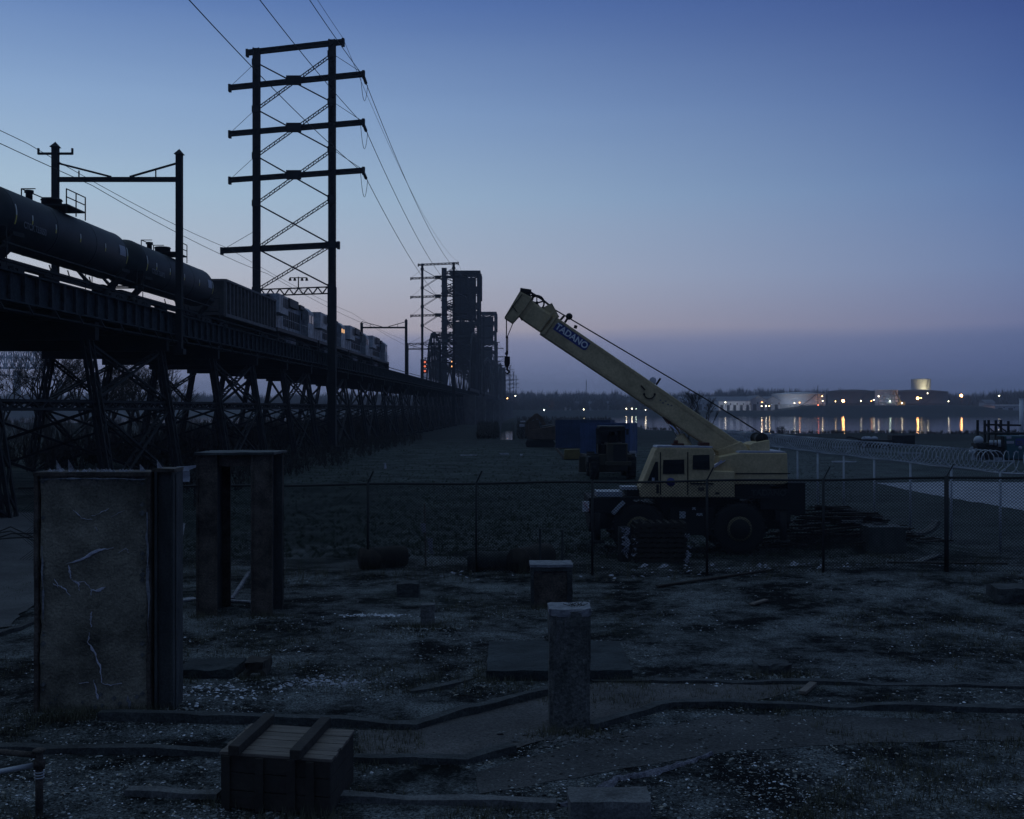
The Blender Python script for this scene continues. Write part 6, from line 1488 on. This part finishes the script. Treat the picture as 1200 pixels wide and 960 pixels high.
# the floodlight at the foot of the lit tank, and the dock lights
ld = bpy.data.lights.new('tank_floodlight', 'SPOT'); ld.energy = 9000; ld.color = (1, .88, .5); ld.spot_size = R(80); ld.spot_blend = 1; ld.shadow_soft_size = .5
lo = bpy.data.objects.new('tank_floodlight', ld); C.objects.link(lo); lo.parent = rt
p = Vector((cb3.x, cb3.y - 12, fs(1083, 459, 1185).z)); lo.matrix_basis = wm(rt).inverted() @ (Matrix.Translation(p) @ (Vector((0, 12, 6))).to_track_quat('-Z', 'Y').to_matrix().to_4x4())

for (px, Y, tpx, py, en, nm) in ((926, 985, 935, 470, 8000, 'yard_floodlight'), (1046, 990, 1043, 468, 7000, 'dock_floodlight'), (862, 975, 862, 474, 9000, 'warehouse_floodlight')):
    c = fs(px, 476, Y); r = thing(nm, {'yard_floodlight': 'floodlight mast washing the broad white tank', 'dock_floodlight': 'floodlight mast lighting the far dock structure', 'warehouse_floodlight': 'floodlight mast before the long pale warehouse'}[nm], 'floodlight', (c.x, Y, 1))
    MB().tube([(c.x, Y, 1), (c.x, Y, c.z)], .12, 5).build('mast', 'steel', r); MB().box(c + Vector((-.5, -.3, 0)), c + Vector((.5, .3, .4))).build('lamp_housing', 'steel', r)
    ld = bpy.data.lights.new(nm + '_light', 'SPOT'); ld.energy = en; ld.color = (.72, .84, 1); ld.spot_size = R(130); ld.spot_blend = 1; ld.shadow_soft_size = .4
    lo = bpy.data.objects.new(nm + '_light', ld); C.objects.link(lo); lo.parent = r; q = fs(tpx, py, 1012); lo.matrix_basis = wm(r).inverted() @ (Matrix.Translation(c + Vector((0, .5, .5))) @ (q - c).to_track_quat('-Z', 'Y').to_matrix().to_4x4())

# ---------------------------------------------------------------- scatter on the ground
def scatter(name, label, n, fn, size, m, seed, flat_=.25, cat='debris'):
    rnd = random.Random(seed); mb = MB(); c = 0
    while c < n:
        x, y = fn(rnd)
        if x is None: continue
        c += 1; s_ = rnd.uniform(*size) * (rnd.random() ** 1.5 + .4); z = gh(x, y); p = Vector((x, y, z + s_ * flat_ * .4)); a = rnd.uniform(0, 6.28)
        ex_ = Vector((math.cos(a), math.sin(a), rnd.uniform(-.3, .3))) * s_; ey_ = Vector((-math.sin(a), math.cos(a), rnd.uniform(-.3, .3))) * s_ * rnd.uniform(.35, .9); ez = Vector((0, 0, s_ * flat_))
        i = len(mb.v); mb.v += [p - ex_, p - ey_, p + ex_ * rnd.uniform(.6, 1), p + ey_, p + ez + ex_ * .1, p - ez]
        mb.f += [[i, i + 1, i + 4], [i + 1, i + 2, i + 4], [i + 2, i + 3, i + 4], [i + 3, i, i + 4]]; mb.smooth += [False] * 4
    o = mb.build(name, m); return tag(o, label, cat, kind='stuff')
def view(ymin, ymax):
    def f(r):
        u = r.random(); Y = 1 / lerp(1 / ymin, 1 / ymax, u); x = r.uniform(-.47, .47) * Y
        if noise.noise(Vector((x * .45, Y * .45, 7))) < r.uniform(-.35, .25): return None, None
        return x, Y
    return f
M['pebble'] = mat('grey_pebbles', (.28, .29, .28), .95, 0, .5, 3)
M['palepebble'] = mat('pale_stone_chips', (.72, .72, .76), .9, 0, .3, 3)
M['rubblechip'] = mat('grey_rubble_chips', (.42, .42, .46), .95, 0, .6, 6)
M['leaf'] = mat('dry_leaves', (.36, .32, .26), .9, 0, .4, 5)
M['dark'] = mat('dark_clods', (.025, .024, .022), .95, 0, .4, 5)
scatter('gravel', 'grey pebbles strewn over the yard', 16000, view(11, 34), (.010, .034), 'pebble', 1)
scatter('clods', 'dark clods of earth and coal over the yard', 9000, view(11, 36), (.010, .038), 'dark', 2, .35)
scatter('stone_chips', 'pale stone chips scattered thinly over the yard', 6500, view(11, 34), (.007, .028), 'palepebble', 3)
scatter('leaf_litter', 'dry leaves scattered over the yard', 3500, view(11, 30), (.014, .036), 'leaf', 4, .08)
def patch(px, py, sx, sy):
    c = gpt(px, py)
    return lambda r: (c.x + r.gauss(0, sx), c.y + r.gauss(0, sy))
scatter('rubble_patch', 'pale rubble chips heaped left of the sandy walk above the crate', 260, patch(378, 801, .42, .22), (.015, .055), 'rubblechip', 5, .4)
scatter('gravel_streak', 'pale gravel streak left of the small stub', 220, patch(440, 722, .42, .1), (.015, .05), 'palepebble', 6, .4)
scatter('gravel_streak', 'pale plaster crumbs at the far end of the right walk', 120, patch(835, 799, .22, .12), (.015, .05), 'palepebble', 7, .4)
scatter('post_leaves', 'curled pale leaves gathered round the foot of the tall post', 420, patch(668, 868, .55, .16), (.02, .06), 'concrete', 8, .5)
scatter('frame_rubble', 'crumbs of rubble right of the cracked panel', 260, patch(250, 812, .6, .35), (.015, .05), 'palepebble', 12, .4)
scatter('fence_litter', 'scraps of litter along the foot of the dark fence', 90, lambda r: (r.uniform(-2, 13), 30.4 + r.gauss(0, .6)), (.03, .11), 'plastic', 9, .3)
scatter('white_scraps', 'white scraps on the ground under the crane', 46, lambda r: (r.uniform(2.5, 9.5), 31.6 + r.gauss(0, .5)), (.05, .16), 'plastic', 10, .4)
rnd = random.Random(33)
def clump(r):
    f = view(11, 42); x, y = f(r)
    if x is None or noise.noise(Vector((x * .3, y * .3, 31))) < .06: return None, None
    return x, y
def blades(name, label, n, fn, h, seed, m, per=7, wd=.006):
    rnd = random.Random(seed); mb = MB(); c = 0
    while c < n:
        x, y = fn(rnd)
        if x is None: continue
        c += 1; z = gh(x, y)
        for k in range(per):
            a = rnd.uniform(0, 6.28); hh = rnd.uniform(*h); b_ = Vector((x + rnd.uniform(-.07, .07), y + rnd.uniform(-.07, .07), z - .01)); q = b_ + Vector((math.cos(a) * hh * .5, math.sin(a) * hh * .5, hh)); s_ = Vector((math.sin(a), -math.cos(a), 0)) * wd
            i = len(mb.v); mb.v += [b_ - s_, b_ + s_, q]; mb.f.append([i, i + 1, i + 2]); mb.smooth.append(False)
    return tag(mb.build(name, m), label, 'grass', kind='stuff')
M['dry'] = mat('dry_grass', (.10, .095, .06), .9, 0, .3, 2)
M['green'] = mat('dull_winter_grass', (.05, .065, .04), .9, 0, .3, 2)
blades('dry_grass', 'tufts of dry grass in the yard', 4200, clump, (.03, .13), 13, 'dry')
blades('field_grass', 'short dull grass on the field beyond the dark fence', 9000, lambda r: (lambda y: (r.uniform(-.34, .3) * y, y))(1 / lerp(1 / 34, 1 / 150, r.random())), (.04, .14), 14, 'green', 6, .02)
blades('fence_weeds', 'thin dry weeds growing up along the dark fence', 500, lambda r: (r.uniform(-12, 16), 30.6 + r.gauss(0, .8)), (.2, .7), 15, 'dry', 5, .004)
# low wire tangle at the far left
o = MB()
for k in range(5):
    a = gpt(-20, 632 + k * 3); b_ = gpt(46, 640 + k * 2); c = a.lerp(b_, .5)
    o.tube([a + up * .2, c + up * (.25 + .2 * k % .5), b_ + up * (.15 * k)], .02, 4)
tag(o.build('wire_tangle', 'wirem'), 'loose dark wires trailing over the gravel at the left edge', 'wire')
bases = [gpt(x, y) for x, y in ((60, 834), (110, 835), (160, 834), (190, 832), (235, 724), (300, 724), (325, 724), (646, 862), (668, 864), (690, 862), (625, 714), (650, 714), (668, 714), (495, 737), (508, 737), (262, 945), (330, 962), (385, 962), (418, 930), (570, 800), (740, 800), (210, 800), (300, 797), (1020, 652), (1050, 654), (890, 792), (925, 792))]
blades('base_weeds', 'dead weeds caught round the feet of the posts and blocks', 620, lambda r: (lambda q: (q.x + r.gauss(0, .22), q.y - .04 + r.gauss(0, .07)))(r.choice(bases)), (.04, .20), 18, 'dry', 7, .005)
scatter('base_crumbs', 'crumbs and dead leaves banked against the blocks and posts', 1500, lambda r: (lambda q: (q.x + r.gauss(0, .3), q.y - .08 + r.gauss(0, .1)))(r.choice(bases)), (.012, .045), 'pebble', 19, .5)
# small leafless plant at the foot of the cracked panel
blades('panel_weeds', 'small pale weed clump at the foot of the cracked panel', 90, patch(78, 842, .22, .08), (.05, .2), 16, 'dry')

# ---------------------------------------------------------------- evening haze
hz_ = bpy.data.materials.new('evening_haze'); hz_.use_nodes = True; t = hz_.node_tree; t.nodes.clear()
pv = t.nodes.new('ShaderNodeVolumePrincipled'); pv.inputs['Color'].default_value = (.80, .83, .95, 1); pv.inputs['Density'].default_value = HAZE; pv.inputs['Anisotropy'].default_value = .3
ou_ = t.nodes.new('ShaderNodeOutputMaterial'); t.links.new(pv.outputs[0], ou_.inputs['Volume'])
MB().box((-2700, -80, -6.5), (2700, 3300, 70)).build('haze', hz_, kind='stuff')
